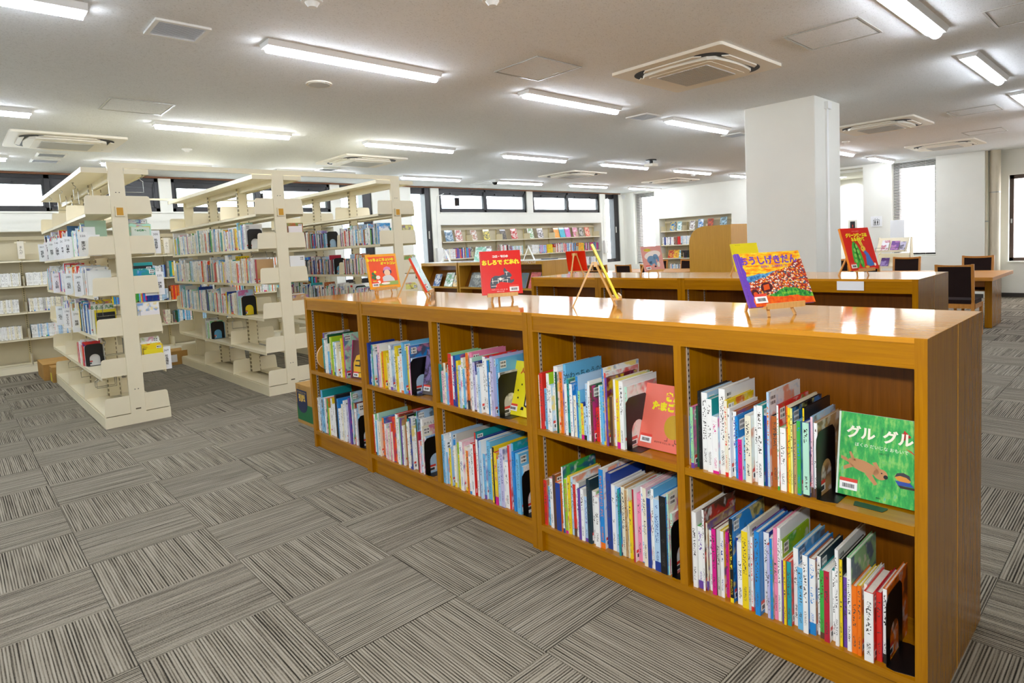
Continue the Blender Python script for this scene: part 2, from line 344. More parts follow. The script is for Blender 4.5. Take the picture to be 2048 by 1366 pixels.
# clerestory windows: frame, two sashes each, mullion, panes, stays
wn=0
def clerestory(a,b,shut=None):
    global wn; wn+=1
    f=MB(); y0,y1=YW+.03,YW+.12; z0,z1=2.172,2.672
    f.box(a,b,y0,y1,z0,z0+.05).box(a,b,y0,y1,z1-.05,z1).box(a,a+.05,y0,y1,z0,z1).box(b-.05,b,y0,y1,z0,z1)
    m=(a+b)/2; f.box(m-.03,m+.03,y0,y1,z0,z1)
    w=struct('window_%d'%wn,f,DARKFR)
    for k,(p,q) in enumerate(((a+.05,m-.03),(m+.03,b-.05))):
        s=MB(); ya,yb=YW+.05,YW+.085
        s.box(p,q,ya,yb,2.222,2.25).box(p,q,ya,yb,2.535,2.622).box(p,p+.03,ya,yb,2.25,2.535).box(q-.03,q,ya,yb,2.25,2.535)
        so=obj('sash',s,DARKFR,w)
        for u in (.25,.75): obj('stay_catch',MB().box(p+(q-p)*u-.03,p+(q-p)*u+.03,YW+.02,YW+.05,2.56,2.585),BLACK,so)
        if shut==k:
            sl=[]
            for i in range(9):
                lo=obj('slat',MB().box(p+.03,q-.03,YW+.06+.004*(i%2),YW+.073+.004*(i%2),2.252+i*.0312,2.252+i*.0312+.0325),DARKFR,so)
        else: obj('pane',MB().box(p+.03,q-.03,YW+.066,YW+.07,2.25,2.535),GLASS,so)
        for e in (p+.012,q-.012): obj('stay_arm',MB().bar((e,YW+.045,2.59),(e,YW+.03,2.235),.018),BLACK,so)
clerestory(-3.2,-.45); clerestory(-.22,2.475,1); clerestory(2.645,5.235); clerestory(7.655,10.2); clerestory(10.4,12.91)
def tallwin(a,b,fr):
    global wn; wn+=1
    f=MB(); y0,y1=YW+.08,YW+.2
    f.box(a,a+.05,y0,y1,.82,2.672).box(b-fr,b,y0-.05,y1,.82,2.672).box(a,b,y0,y1,2.55,2.672).box(a,b,y0-.04,y1,.82,.91)
    w=struct('window_%d'%wn,f,DARKFR)
    obj('pane',MB().box(a+.05,b-fr,YW+.13,YW+.135,.91,2.55),GLASS,w)
    obj('window_handle',MB().box(b-fr+.03,b-fr+.05,y0-.08,y0-.05,1.62,1.78),ALU,w)
tallwin(5.42,6.08,.19); tallwin(6.955,7.445,.13); tallwin(13.14,13.74,.2)
# ---- wall_right (lift lobby side)
wr=MB()
def rb(y0,y1,z0,z1,x0=XW,x1=XW+.34): wr.box(x0,x1,y0,y1,z0,z1)
rb(10.28,11.0,0,2.7); rb(9.6,10.28,0,.72); rb(9.6,10.28,2.68,2.7)
rb(9.46,9.6,0,2.7); rb(7.39,9.46,1.917,2.7); rb(6.5,7.39,0,2.7)
rb(4.45,6.5,2.655,2.7); rb(3.92,4.45,0,2.7); rb(3.164,3.92,0,.80); rb(3.164,3.92,2.69,2.7)
rb(2.43,3.164,0,2.7); 
rb(2.10,2.43,0,2.7,14.25,14.6); rb(-.6,2.10,0,.66,14.25,14.6); rb(-.6,2.10,2.24,2.7,14.25,14.6); rb(YN,-.6,0,2.7,14.25,14.6)
rb(2.40,2.43,0,2.7,13.9,14.6)
struct('wall_right',wr,WALL)
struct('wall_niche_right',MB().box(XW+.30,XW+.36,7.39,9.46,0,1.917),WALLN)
struct('wall_lobby',MB().box(16.0,16.1,3.6,7.2,0,2.75).box(XW+.34,16.0,6.5,6.6,0,2.75).box(XW+.34,16.0,3.95,4.05,0,2.75),WALL)
struct('ceiling_lobby',MB().box(XW+.3,16.1,3.9,6.6,2.60,2.66),WALL)
struct('wall_near',MB().box(XN-.1,XN,YN,11.2,0,2.7),WALL)
struct('wall_back',MB().box(XN,14.6,YN-.1,YN,0,2.7),WALL)
struct('baseboard_right',MB().box(14.235,14.25,YN,2.40,0,.075).box(13.885,13.9,2.41,3.9,0,.075),BASEB)
struct('trim_3',MB().box(14.215,14.25,-.65,2.12,.635,.66),WALL)
# brown window at the right edge
wn+=1
f=MB(); 
for z0,z1 in ((.66,.72),(2.17,2.24)): f.box(14.36,14.44,-.6,2.10,z0,z1)
f.box(14.36,14.44,2.04,2.10,.66,2.24).box(14.36,14.44,-.6,-.54,.66,2.24).box(14.36,14.44,.72,.78,.66,2.24)
w=struct('window_%d'%wn,f,BROWNFR)
obj('pane',MB().box(14.40,14.404,.78,2.04,.72,2.17),GLASS,w); obj('pane',MB().box(14.40,14.404,-.54,.72,.72,2.17),GLASS,w)
obj('window_handle',MB().box(14.32,14.36,2.06,2.08,1.36,1.44),ALU,w)
# blind windows
def blindwin(y0,y1,z0,z1,label):
    global wn; wn+=1
    f=MB(); xa,xb=XW+.2,XW+.27
    f.box(xa,xb,y0,y0+.06,z0,z1).box(xa-.06,xb,y1-.10,y1,z0,z1).box(xa,xb,y0,y1,z0,z0+.06).box(xa,xb,y0,y1,z1-.13,z1)
    w=struct('window_%d'%wn,f,DARKFR); obj('pane',MB().box(XW+.235,XW+.24,y0+.06,y1-.10,z0+.06,z1-.13),GLASS,w)
    b=empty('venetian_blind',(XW+.06,(y0+y1)/2,z1),label,'blind')
    obj('head_rail',MB().box(XW+.04,XW+.08,y0+.01,y1-.01,z1-.03,z1-.002),BLIND,b)
    n=int((z1-z0-.08)/.024); sl=shared(MB().prism([(-.0105,-.0062),(.0105,.0048),(.0105,.0060),(-.0105,-.0050)],'y',-(y1-y0)/2+.012,(y1-y0)/2-.012),'slat',BLIND)
    for i in range(n): put(sl,'slat',b,(0,0,-.045-i*.024))
    obj('bottom_rail',MB().box(XW+.045,XW+.075,y0+.012,y1-.012,z0+.015,z0+.032),BLIND,b)
    for y in (y0+.18,y1-.18): obj('ladder_cord',MB().box(XW+.0595,XW+.0605,y-.001,y+.001,z0+.03,z1-.03),BLIND,b)
blindwin(3.164,3.92,.80,2.69,'venetian blind with open slats beside the lift sign, behind the leaflet stand')
blindwin(9.6,10.28,.72,2.68,'venetian blind in the far corner, between the window wall and the wall recess of books')
# ---- square pillar with a cable cover
pl=struct('pillar',MB().bbox(6.258,6.915,2.432,3.154,0,ZC,.006),WALL)
obj('cable_cover',MB().box(6.52,6.565,2.414,2.432,0,2.60).box(6.50,6.60,2.395,2.432,2.60,2.67),WHITE,pl)
# ---- pipe beside the window
p=obj('wall_pipe',MB().cyl(14.08,2.275,0,ZC,.085,20),PIPE,smooth=False,label='thick wrapped pipe running floor to ceiling beside the brown framed window',cat='pipe')
obj('pipe_band',MB().cyl(14.08,2.275,1.93,1.95,.087,20),ALU,p)
p=obj('thin_wall_pipe',MB().cyl(13.97,2.385,0,1.40,.028,14).cyl(13.97,2.385,1.43,ZC,.022,14),PIPE,label='thin cream pipe standing beside the thick wrapped pipe',cat='pipe')
obj('pipe_band',MB().cyl(13.97,2.385,1.40,1.43,.031,14),ALU,p)
# ================================================================== OUTSIDE
GREEN=mat('far_foliage',None,.9,fn=varied('#c2d4b4',.2,3)); BARK=mat('bark','#6b5a48',.9)
ground=struct('ground_outside',MB().box(-40,60,11.3,60,-4.2,-4.0).box(16.5,60,-40,11.3,-4.2,-4.0),flat('#a8a8a4',.9))
b=empty('apartment_building',(10,27,-4),'pale apartment building with balconies seen through the tall window','building')
bw=flat('#dfe2e6',.8); gw=mat('far_window_blue','#7f95ab',.3)
obj('facade',MB().box(9,25,26,34,-4,16),bw,b)
for k in range(6):
    z=-2.2+k*2.9
    obj('balcony',MB().box(9.0,24.5,24.6,26,z-.18,z).box(9.0,24.5,24.6,24.72,z,z+1.0),bw,b)
    for i in range(5): obj('window',MB().box(9.8+3*i,11.6+3*i,25.9,26.02,z+.1,z+2.0),gw,b)
for i in range(4): obj('column',MB().box(9.0+4.8*i,9.3+4.8*i,24.6,24.9,-4,15.5),bw,b)
def tree(x,y,h,label,sd):
    rr=random.Random(sd); t=empty('street_tree',(x,y,-4),label,'tree')
    obj('trunk',MB().cyl(x,y,-4,h-1.5,.16,8,r2=.08),BARK,t)
    m=MB()
    for i in range(420):
        a=rr.uniform(0,2*PI); e=rr.gauss(0,.9); r=abs(rr.gauss(0,1.0)); px,py,pz=x+r*math.cos(a),y+r*math.sin(a),h+e
        v=[Vector((rr.uniform(-.2,.2),rr.uniform(-.2,.2),rr.uniform(-.2,.2)))+Vector((px,py,pz)) for _ in range(3)]
        m.add(v,[(0,1,2)])
    obj('foliage',m,GREEN,t)
tree(3.2,15.5,3.0,'pale leafy tree outside the high window behind the middle steel shelf',3)
tree(7.6,19.0,1.0,'pale leafy tree outside the tall window behind the farthest steel shelf',5)
b=empty('brick_annex',(24,6,-4),'pinkish building wall seen through the blinds','building')
obj('facade',MB().box(19,30,-6,1.2,-4,14).box(19,30,2.4,12,-4,14),flat('#e6d2cc',.8),b)
obj('roof',MB().box(18.8,30.2,-6.2,12.2,14,14.3),bw,b)
# ================================================================== CEILING FITTINGS
XS=[-1.98+2.1735*i+1.98 for i in range(-1,7)]
rows={1.13:(-1,0,1,2,3,4,5),3.85:range(-1,7),6.57:range(-1,7),9.27:range(-1,7)}  # opening lamp of the first row is unseen, added to brighten the bookcase front
Lb=shared(MB().prism([(-.075,0),(-.055,-.032),(.055,-.032),(.075,0)],'x',-.64,.64),'housing',LAMPH)
dp=[(.036*math.cos(PI+PI*i/8),-.030+.034*math.sin(PI+PI*i/8)) for i in range(9)]
Ld=shared(MB().prism(dp,'x',-.625,.625),'diffuser',DIFF)
rown={-1.6:'behind the viewpoint',1.13:'the row above the near bookcase end',3.85:'the row through the vent grilles',6.57:'the third row from the pillar',9.27:'the row along the window wall'}
for y,ix in rows.items():
    for n,i in enumerate(ix):
        x=2.1735*i
        l=empty('ceiling_light',(x,y,ZC),'lit white strip light, %s one in %s'%(ORD[n],{-1.6:'a row behind the viewpoint',1.13:'the row nearest the pillar',3.85:'the row beside the vent grilles',6.57:'the row over the steel shelves',9.27:'the row along the window wall'}[y]),'ceiling light','strip lights on the ceiling')
        put(Lb,'housing',l,(0,0,0)); put(Ld,'diffuser',l,(0,0,0))
# four-way cassette air conditioners
def rrect(hx,hy,r,n=5):
    P=[]
    for cx,cy,a in ((hx-r,hy-r,0),(-hx+r,hy-r,90),(-hx+r,-hy+r,180),(hx-r,-hy+r,270)):
        for k in range(n+1):
            t=R(a+90*k/n); P.append((cx+r*math.cos(t),cy+r*math.sin(t)))
    return P
def bowed(h,b,n=8):   # square with sides bowed outwards between pinched corners
    P=[]
    c=h*.78
    for q in range(4):
        for k in range(n):
            t=-1+2*k/(n-1); u=c*t; v=h-(b*(t*t))
            a=R(-90*q); P.append((u*math.cos(a)-v*math.sin(a),u*math.sin(a)+v*math.cos(a)))
    return P[::-1]
acp=shared(MB().prism(rrect(.475,.475,.03),'z',-.022,0),'trim_panel',ACP)
acs=shared(MB().prism(rrect(.39,.39,.16,7),'z',-.026,-.0215),'outlet_slot',DARK)
acc=shared(MB().prism(bowed(.345,.03),'z',-.05,-.025).prism(rrect(.27,.27,.03),'z',-.053,-.05),'centre_cover',ACP)
acg=MB().box(-.215,.215,-.215,.215,-.055,-.053)
for i in range(24): acg.box(-.215,.215,-.212+i*.0182,-.199+i*.0182,-.0585,-.055,1)
acg=shared(acg,'intake_grille',[mat('intake_shade','#d2cfc8',.7),ACG])
acl=shared(MB().prism([(-.25,.352),(.25,.352),(.21,.392),(-.21,.392)],'z',-.034,-.024),'louver',ACP)
ACS=[((4.41,2.61),'over the near bookcases, closest to the pillar'),((1.03,7.96),'above the nearest steel shelf'),((4.42,7.96),'beyond the farthest steel shelf top'),((8.86,7.96),'over the pale oak display racks'),((12.15,7.93),'near the far corner blind'),((8.86,2.61),'just past the square pillar'),((12.05,2.61),'over the reading table by the blind'),((1.03,-2.6),'behind the viewpoint')]
for (x,y),lb in ACS:
    a=empty('air_conditioner',(x,y,ZC),'ivory four-way ceiling air conditioner '+lb,'air conditioner','ceiling air conditioners')
    put(acp,'trim_panel',a,(0,0,0)); put(acs,'outlet_slot',a,(0,0,0)); put(acc,'centre_cover',a,(0,0,0)); put(acg,'intake_grille',a,(0,0,0))
    for k in range(4): put(acl,'louver',a,(0,0,0),(0,0,k*PI/2))
def frame4(h,wd,z0,z1):
    return MB().box(-h,h,-h,-h+wd,z0,z1).box(-h,h,h-wd,h,z0,z1).box(-h,-h+wd,-h+wd,h-wd,z0,z1).box(h-wd,h,-h+wd,h-wd,z0,z1)
hf=shared(frame4(.235,.014,-.006,0),'hatch_frame',ALU); hp=shared(MB().box(-.216,.216,-.216,.216,-.004,0).box(.19,.21,-.03,.03,-.0065,-.004),'hatch_panel',CEIL)
for (x,y),lb in (((3.36,3.32),'in front of the nearest air conditioner'),((4.47,1.61),'beside the top edge light near the pillar'),((1.29,6.0),'ahead of the nearest steel shelf'),((8.87,1.63),'past the pillar, in front of an air conditioner'),((11.03,1.91),'farthest past the pillar'),((5.07,.62),'at the upper edge of the ceiling'),((8.2,9.75),'by the window wall')):
    h=empty('ceiling_hatch',(x,y,ZC),'square ceiling access hatch with metal frame '+lb,'hatch','access hatches'); put(hf,'hatch_frame',h,(0,0,0)); put(hp,'hatch_panel',h,(0,0,0))
gf=shared(frame4(.14,.022,-.012,0),'grille_frame',WHITE); gb=shared(MB().box(-.118,.118,-.118,.118,-.002,0),'grille_back',mat('grille_shade','#c3cbd6',.7)); gs=shared(MB().prism([(-.0065,-.0125),(.0055,-.0105),(.0055,-.0092),(-.0065,-.0112)],'x',-.118,.118),'grille_slat',mat('slat_white','#e6ebf2',.4))
for (x,y),lb in (((1.08,3.93),'nearest one, left of the closest whole strip light'),((5.57,3.94),'between two strip lights ahead of the pillar'),((7.69,4.0),'half hidden by the square pillar'),((1.02,8.98),'larger of two behind the left air conditioner'),((1.01,9.5),'smaller of two behind the left air conditioner'),((4.40,8.98),'larger of two beyond the middle steel shelf'),((4.40,9.5),'smaller of two beyond the middle steel shelf')):
    g=empty('vent_grille',(x,y,ZC),'square white ceiling vent grille, '+lb,'vent','ceiling vent grilles'); put(gf,'grille_frame',g,(0,0,0)); put(gb,'grille_back',g,(0,0,0))
    for k in range(13): put(gs,'grille_slat',g,(0,-.108+k*.018,0))
o=empty('ceiling_speaker',(2.21,4.55,ZC),'round ivory ceiling speaker below the closest whole strip light','speaker')
obj('speaker_rim',MB().cyl(0,0,-.01,0,.097,28),ACP,o,world=False); obj('speaker_mesh',MB().cyl(0,0,-.013,-.01,.08,28),ACG,o,world=False)
for (x,y),lb in (((2.24,2.53),'at the top edge of the ceiling'),((2.18,7.97),'beyond the nearest steel shelf'),((9.9,3.4),'behind the pillar'),((11.6,7.0),'near the far corner'),((1.5,3.1),'at the top edge, over the closest strip light')):
    s=empty('smoke_detector',(x,y,ZC),'small round white ceiling detector '+lb,'detector','round ceiling detectors'); obj('detector_base',MB().cyl(0,0,-.012,0,.055,20),WHITE,s,world=False); obj('detector_cap',MB().cyl(0,0,-.035,-.012,.022,16,r2=.038),WHITE,s,world=False)
o=empty('dome_camera',(7.97,9.2,ZC),'black dome camera on white base by the high windows','camera'); obj('camera_base',MB().cyl(0,0,-.05,0,.075,20),WHITE,o,world=False); obj('dome',MB().cyl(0,0,-.08,-.05,.045,16,r2=.06).cyl(0,0,-.1,-.08,.02,16,r2=.045),BLACK,o,world=False)
o=empty('projector_bracket',(8.64,6.0,ZC),'black bracket with small pale unit hanging from the ceiling','bracket'); obj('bracket_plate',MB().cyl(0,0,-.02,0,.09,16).cyl(0,0,-.07,-.02,.03,12),BLACK,o,world=False); obj('unit',MB().box(-.08,.08,-.08,.08,-.11,-.07),ACP,o,world=False)
o=empty('motion_sensor',(13.0,10.62,2.5),'white motion sensor box high beside the last tall window','sensor'); obj('sensor_body',MB().box(13.87,13.98,10.55,10.65,2.55,2.66),WHITE,o); obj('sensor_lens',MB().box(13.89,13.96,10.54,10.55,2.56,2.60),ACP,o)
# ================================================================== OAK BOOKCASES
def bookcase(xf,s,y0,y1,divs,label,group,dep=.3335,H=1.086,shelf=True):
    """open front at x=xf, depth runs along s; y0<y1; divs: centres of dividers"""
    X=lambda d: xf+s*d
    e=empty('oak_bookcase',(X(dep/2),(y0+y1)/2,0),label,'bookcase',group)
    t=.0305; g=.0012
    for a in (y0+g,y1-t-g): obj('side_panel',MB().box(X(0),X(dep),a,a+t,0,H-.0005),WOOD_V,e)
    if s>0: obj('edge_band',MB().box(X(dep-.003),X(dep),y0+g-.0008,y0+g,.0,H-.001),mat('edge_band_oak',None,.3,fn=wood('#e0a020','#cc8c10',2)),e)
    for c in divs: obj('divider',MB().box(X(.0005),X(dep-.02),c-t/2,c+t/2,.1235,1.0035),WOOD_V,e)
    edges=[y0+t+g]+[v for c in sorted(divs) for v in (c-t/2,c+t/2)]+[y1-t-g]
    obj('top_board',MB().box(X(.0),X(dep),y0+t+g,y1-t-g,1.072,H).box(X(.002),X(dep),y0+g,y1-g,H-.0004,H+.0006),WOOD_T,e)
    obj('top_rail',MB().box(X(.003),X(.023),y0+t+g,y1-t-g,1.012,1.072).box(X(0),X(.024),y0+t+g,y1-t-g,1.003,1.012),WOOD_Y,e)
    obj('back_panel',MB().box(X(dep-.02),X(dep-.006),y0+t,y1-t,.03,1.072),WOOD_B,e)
    obj('bottom_shelf',MB().box(X(0),X(dep-.02),y0+t+g,y1-t-g,.098,.124),WOOD_Y,e)
    obj('plinth',MB().box(X(.018),X(.036),y0+t,y1-t,0,.098),WOOD_Y,e)
    for i in range(0,len(edges),2):
        a,b=edges[i],edges[i+1]
        obj('shelf',MB().box(X(.001),X(dep-.022),a+.001,b-.001,.540,.567),WOOD_Y,e)
        for dx in (.041,.268):
            for yy,dy in ((b,-.004),(a,.004)):
                me=MB().box(-.0065,.0065,min(0,dy),max(0,dy),.128,1.0)
                q=shared(me,'shelf_track',TRACK); put(q,'shelf_track',e,(X(dx)-ORG[e.name].x,yy-ORG[e.name].y,0))
    return e
G1='oak bookcases back to back in the foreground'; G2='oak bookcases back to back beyond the foreground ones'
bookcase(1.850,1,.438,1.969,[1.2025],'varnished oak two-bay bookcase nearest the camera with the green forward-facing book',G1)
bookcase(1.850,1,1.9695,3.489,[2.725],'varnished oak two-bay bookcase in the middle of the foreground row, yellow book facing out',G1)
bookcase(1.850,1,3.4895,4.290,[],'narrow single-bay oak bookcase ending the foreground row beside the cardboard box',G1)
bookcase(2.5175,-1,.438,1.969,[1.2025],'rear oak bookcase behind the nearest one, under the painted landscape book',G1)
bookcase(2.5175,-1,1.9695,3.489,[2.725],'rear oak bookcase behind the middle one, under the red elephant book',G1)
bookcase(2.5175,-1,3.4895,4.290,[],'narrow rear oak bookcase under the orange cover book',G1)
bookcase(3.945,1,.980,2.512,[],'empty oak bookcase with a blank white card on its rail, beyond the foreground row',G2)
bookcase(3.945,1,2.5125,3.312,[],'empty single oak bookcase in the middle of the second row',G2)
bookcase(3.945,1,3.3125,4.116,[],'empty single oak bookcase at the far end of the second row',G2)
bookcase(4.613,-1,.980,2.512,[],'rear oak bookcase of the second row under the green pea pod book',G2)
bookcase(4.613,-1,2.5125,3.312,[],'rear oak bookcase of the second row under the pink book',G2)
bookcase(4.613,-1,3.3125,4.116,[],'rear oak bookcase of the second row under the red book seen from behind',G2)
c=obj('blank_card',MB().box(3.9425,3.945,1.262,1.414,1.018,1.0725),WHITEM,label='blank white card stuck on the rail of the second row bookcase',cat='card')
# ================================================================== CREAM STEEL SHELVES
LV=[.105,.440,.785,1.135,1.483,1.825]; BAY=1.04
def bracket_mesh(h):
    P=[(.0,0),(.187,0),(.187,.012),(.178,h-.018),(.172,h-.006),(.16,h),(.0,h)]
    return MB().prism([(-x,z) for x,z in P][::-1],'y',-.0015,.0015)
brL=shared(bracket_mesh(.155),'bracket',CREAM)
mm=MB(); mm.v=[(-x,y,z) for x,y,z in bracket_mesh(.155).v]; b0=bracket_mesh(.155); mm.f=[f[::-1] for f in b0.f]; mm.mi=b0.mi
brR=shared(mm,'bracket',CREAM)
plate=shared(MB().box(-.093,.093,-BAY/2+.004,BAY/2-.004,-.004,0).box(-.093,-.089,-BAY/2+.004,BAY/2-.004,-.026,0).box(.089,.093,-BAY/2+.004,BAY/2-.004,-.026,0),'shelf_plate',CREAM)
def slotm(t,b):
    o=t.sep(t.obj()); z=t.m('FRACT',t.m('MULTIPLY',o[2],22)); k=t.m('MULTIPLY',t.m('LESS_THAN',t.m('ABSOLUTE',t.m('SUBTRACT',z,.5)),.3),t.m('GREATER_THAN',t.m('ABSOLUTE',o[0]),.044))
    t.put(b.inputs['Base Color'],t.mix(k,lin('#e6dbb8'),lin('#8a7c58')))
UPR=mat('cream_upright',None,.4,fn=slotm)
post=shared(MB().box(-.052,.052,-.018,.018,.095,2.17),'middle_post',UPR)
canopy=shared(MB().box(-.2425,-.004,-BAY/2+.002,BAY/2-.002,2.180,2.186).box(.004,.2425,-BAY/2+.002,BAY/2-.002,2.180,2.186).box(-.2425,-.238,-BAY/2+.002,BAY/2-.002,2.166,2.206).box(.238,.2425,-BAY/2+.002,BAY/2-.002,2.166,2.206).box(-.03,-.012,-BAY/2+.02,BAY/2-.02,2.12,2.18).box(.012,.03,-BAY/2+.02,BAY/2-.02,2.12,2.18),'canopy',CREAM)
def steel_shelf(xc,label,n=3):
    y0=6.215; e=empty('steel_bookshelf',(xc,y0,0),label,'bookshelf','double-sided cream steel bookshelves')
    L=n*BAY
    obj('base',MB().box(xc-.2475,xc+.2475,y0-.002,y0+.02,0,.094).box(xc-.2475,xc-.243,y0+.02,y0+L,0,.094).box(xc+.243,xc+.2475,y0+.02,y0+L,0,.094).box(xc-.2475,xc+.2475,y0+L-.02,y0+L,0,.094).box(xc-.24,xc+.24,y0+.02,y0+L-.02,.05,.06),CREAM,e)
    for yy in (y0-.004,y0+L-.03):
        u=obj('end_upright',MB().bbox(xc-.0575,xc+.0575,yy,yy+.034,.09,2.218,.002),CREAM,e)
        if yy<y0:
            obj('screw_pair',MB().box(xc-.016,xc-.009,yy-.002,yy,2.0,2.007).box(xc+.009,xc+.016,yy-.002,yy,2.0,2.007).box(xc-.016,xc-.009,yy-.002,yy,.30,.307).box(xc+.009,xc+.016,yy-.002,yy,.30,.307),DARK,u)
            obj('latch_slot',MB().box(xc-.02,xc+.02,yy-.001,yy,.125,.137),mat('slot_shade','#6b6047',.5),u)
    for k in range(1,n): put(post,'middle_post',e,(0,k*BAY,0))
    obj('end_band',MB().box(xc-.2425,xc-.06,y0-.003,y0,2.163,2.207).box(xc+.06,xc+.2425,y0-.003,y0,2.163,2.207),CREAM,e)
    for k in range(n):
        put(canopy,'canopy',e,(0,(k+.5)*BAY,0))
        for z in LV:
            for s in (-1,1): put(plate,'shelf_plate',e,(s*.1485,(k+.5)*BAY,z))
    for z in LV:
        for k in range(n+1):
            dy=.004 if k==0 else L-.004 if k==n else k*BAY
            put(brL,'bracket',e,(-.058,dy,z-.004)); put(brR,'bracket',e,(.058,dy,z-.004))
    sg=obj('sign_holder',MB().box(xc-.033,xc+.033,y0-.03,y0-.026,1.80,1.882).box(xc-.033,xc+.033,y0-.026,y0-.004,1.80,1.806).box(xc-.033,xc-.029,y0-.026,y0-.004,1.80,1.882).box(xc+.029,xc+.033,y0-.026,y0-.004,1.80,1.882),CREAM,e)
    obj('sign_card',MB().box(xc-.024,xc+.024,y0-.0315,y0-.03,1.808,1.873),YELP,sg)
    return e
SX=[1.130,2.502,3.855]
S1=steel_shelf(SX[0],'nearest double-sided cream steel bookshelf with white subject dividers')
S2=steel_shelf(SX[1],'middle double-sided cream steel bookshelf with half-empty lower shelves')
S3=steel_shelf(SX[2],'farthest double-sided cream steel bookshelf, in front of the tall window')
o=empty('tie_bar',(2.5,6.22,2.21),'cream steel tie bar across the near tops of the three steel bookshelves','tie bar','tie bars over the steel bookshelves')
obj('bar',MB().box(SX[0]-.06,SX[2]+.06,6.218,6.248,2.212,2.258),CREAM,o)
for x in SX: obj('end_bracket',MB().box(x-.05,x+.05,6.248,6.252,2.19,2.258),CREAM,o)
o=empty('tie_bar',(2.5,9.3,2.21),'cream steel tie bar across the far tops of the three steel bookshelves','tie bar','tie bars over the steel bookshelves')
obj('bar',MB().box(SX[0]-.06,SX[2]+.06,9.30,9.33,2.219,2.243),CREAM,o)
for x in SX: obj('end_bracket',MB().box(x-.05,x+.05,9.296,9.30,2.19,2.243),CREAM,o)
# ================================================================== WALL BOOKSHELVES
def wall_shelf(xs,label,lv,back,front,base,axis='x',name='wall_bookshelf'):
    """uprights at xs along the wall, shelves between back and front"""
    B=(lambda m,u0,u1,d0,d1,z0,z1: m.box(u0,u1,d0,d1,z0,z1)) if axis=='x' else (lambda m,u0,u1,d0,d1,z0,z1: m.box(d0,d1,u0,u1,z0,z1))
    c=((xs[0]+xs[-1])/2,(back+front)/2,0) if axis=='x' else ((back+front)/2,(xs[0]+xs[-1])/2,0)
    e=empty(name,c,label,'bookshelf','cream bookshelves let into the walls')
    s=1 if front<back else -1
    for x in xs: 
        me=B(MB(),-.017,.017,-.03*s if s>0 else 0,0 if s>0 else .03,0,1.84); q=shared(me,'upright',SLOT); put(q,'upright',e,((x-c[0],back-c[1],0) if axis=='x' else (back-c[0],x-c[1],0)))
    obj('top_rail',B(MB(),xs[0]-.02,xs[-1]+.02,back-.035*s,back-.001*s,1.795,1.845),CREAM,e)
    for i in range(len(xs)-1):
        a,b=xs[i]+.003,xs[i+1]-.003
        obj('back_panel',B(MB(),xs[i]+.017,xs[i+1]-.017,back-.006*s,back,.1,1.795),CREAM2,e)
        for z in lv: 
            obj('shelf_plate',B(B(MB(),a,b,back-.03*s,front,z-.004,z),a,b,front,front+.004*s,z-.024,z),CREAM,e)
            obj('bracket',B(B(MB(),a,a+.003,back-.03*s,front+.02*s,z,z+.13),b-.003,b,back-.03*s,front+.02*s,z,z+.13),CREAM,e)
    if base: obj('base',B(MB(),xs[0]-.02,xs[-1]+.02,front-.02*s,front-.015*s,.0,.085),CREAM,e)
    return e
WLV=[.11,.46,.818,1.172,1.515]
wall_shelf([-1.82,-.955,-.09,.775,1.64,2.505,3.37,4.235,5.1],'long cream wall bookshelf under the high windows behind the steel bookshelves',WLV,10.92,10.655,True)
wall_shelf([7.70,8.52,9.40,10.285,11.15,12.01,12.88],'cream wall bookshelf in the recess between the two tall windows',[.11,.46,.805,1.18,1.55],10.92,10.67,True)
wall_shelf([7.42,8.10,8.78,9.44],'cream bookshelf in the wall recess behind the study carrel',[.16,.51,.869,1.217,1.582],XW+.295,XW+.02,True,'y')
# ================================================================== DISPLAY RACKS, TABLES, CHAIRS, CARREL
def rack(y0,y1,label):
    x0,d,H=6.668,.56,1.15; m=x0+d/2
    e=empty('display_rack',(m,(y0+y1)/2,0),label,'display rack','pale oak display racks')
    for a in (y0,y1-.03): obj('side_panel',MB().box(x0,m-.002,a,a+.03,0,H-.012).box(m+.002,x0+d,a,a+.03,0,H-.012),WOOD_L,e)
    obj('top_board',MB().box(x0-.003,x0+d,y0-.003,y1+.003,H-.012,H),mat('white_laminate','#f0f0ea',.15),e)
    obj('fascia',MB().box(x0,x0+.02,y0+.03,y1-.03,1.085,H-.012).box(x0+d-.02,x0+d,y0+.03,y1-.03,1.085,H-.012),WOOD_L,e)
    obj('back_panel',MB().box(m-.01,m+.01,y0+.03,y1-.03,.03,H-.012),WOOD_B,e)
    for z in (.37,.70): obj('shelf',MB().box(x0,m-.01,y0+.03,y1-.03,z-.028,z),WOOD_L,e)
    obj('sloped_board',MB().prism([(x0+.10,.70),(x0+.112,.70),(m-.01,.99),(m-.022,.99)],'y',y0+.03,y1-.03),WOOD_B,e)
    obj('plinth',MB().box(x0+.02,x0+.04,y0+.03,y1-.03,0,.1).box(x0,m-.01,y0+.03,y1-.03,.085,.1),WOOD_L,e)
    return e
rk=rack(6.672,8.825,'pale oak display rack with white top, behind the red elephant book')
lettering('いつでもどうぞ',.045,WHITEM,rk,(6.664-ORG[rk.name].x,6.98-ORG[rk.name].y,1.112),(0,-1,0),(0,0,1))
rack(8.86,10.0,'pale oak display rack half hidden behind the farthest steel bookshelf')
def table(x0,x1,y0,y1,label):
    e=empty('reading_table',((x0+x1)/2,(y0+y1)/2,0),label,'table','oak reading tables')
    obj('table_top',MB().bbox(x0,x1,y0,y1,.655,.70,.006),WOOD_X,e)
    xm=(x0+x1)/2
    for a in (y0+.07,y1-.15): obj('leg',MB().bbox(xm-.315,xm+.315,a,a+.08,.008,.655,.004).box(xm-.3,xm+.3,a+.01,a+.07,0,.008),WOOD_V,e)
    obj('stretcher',MB().box(xm-.02,xm+.02,y0+.15,y1-.15,.52,.64),WOOD_X,e)
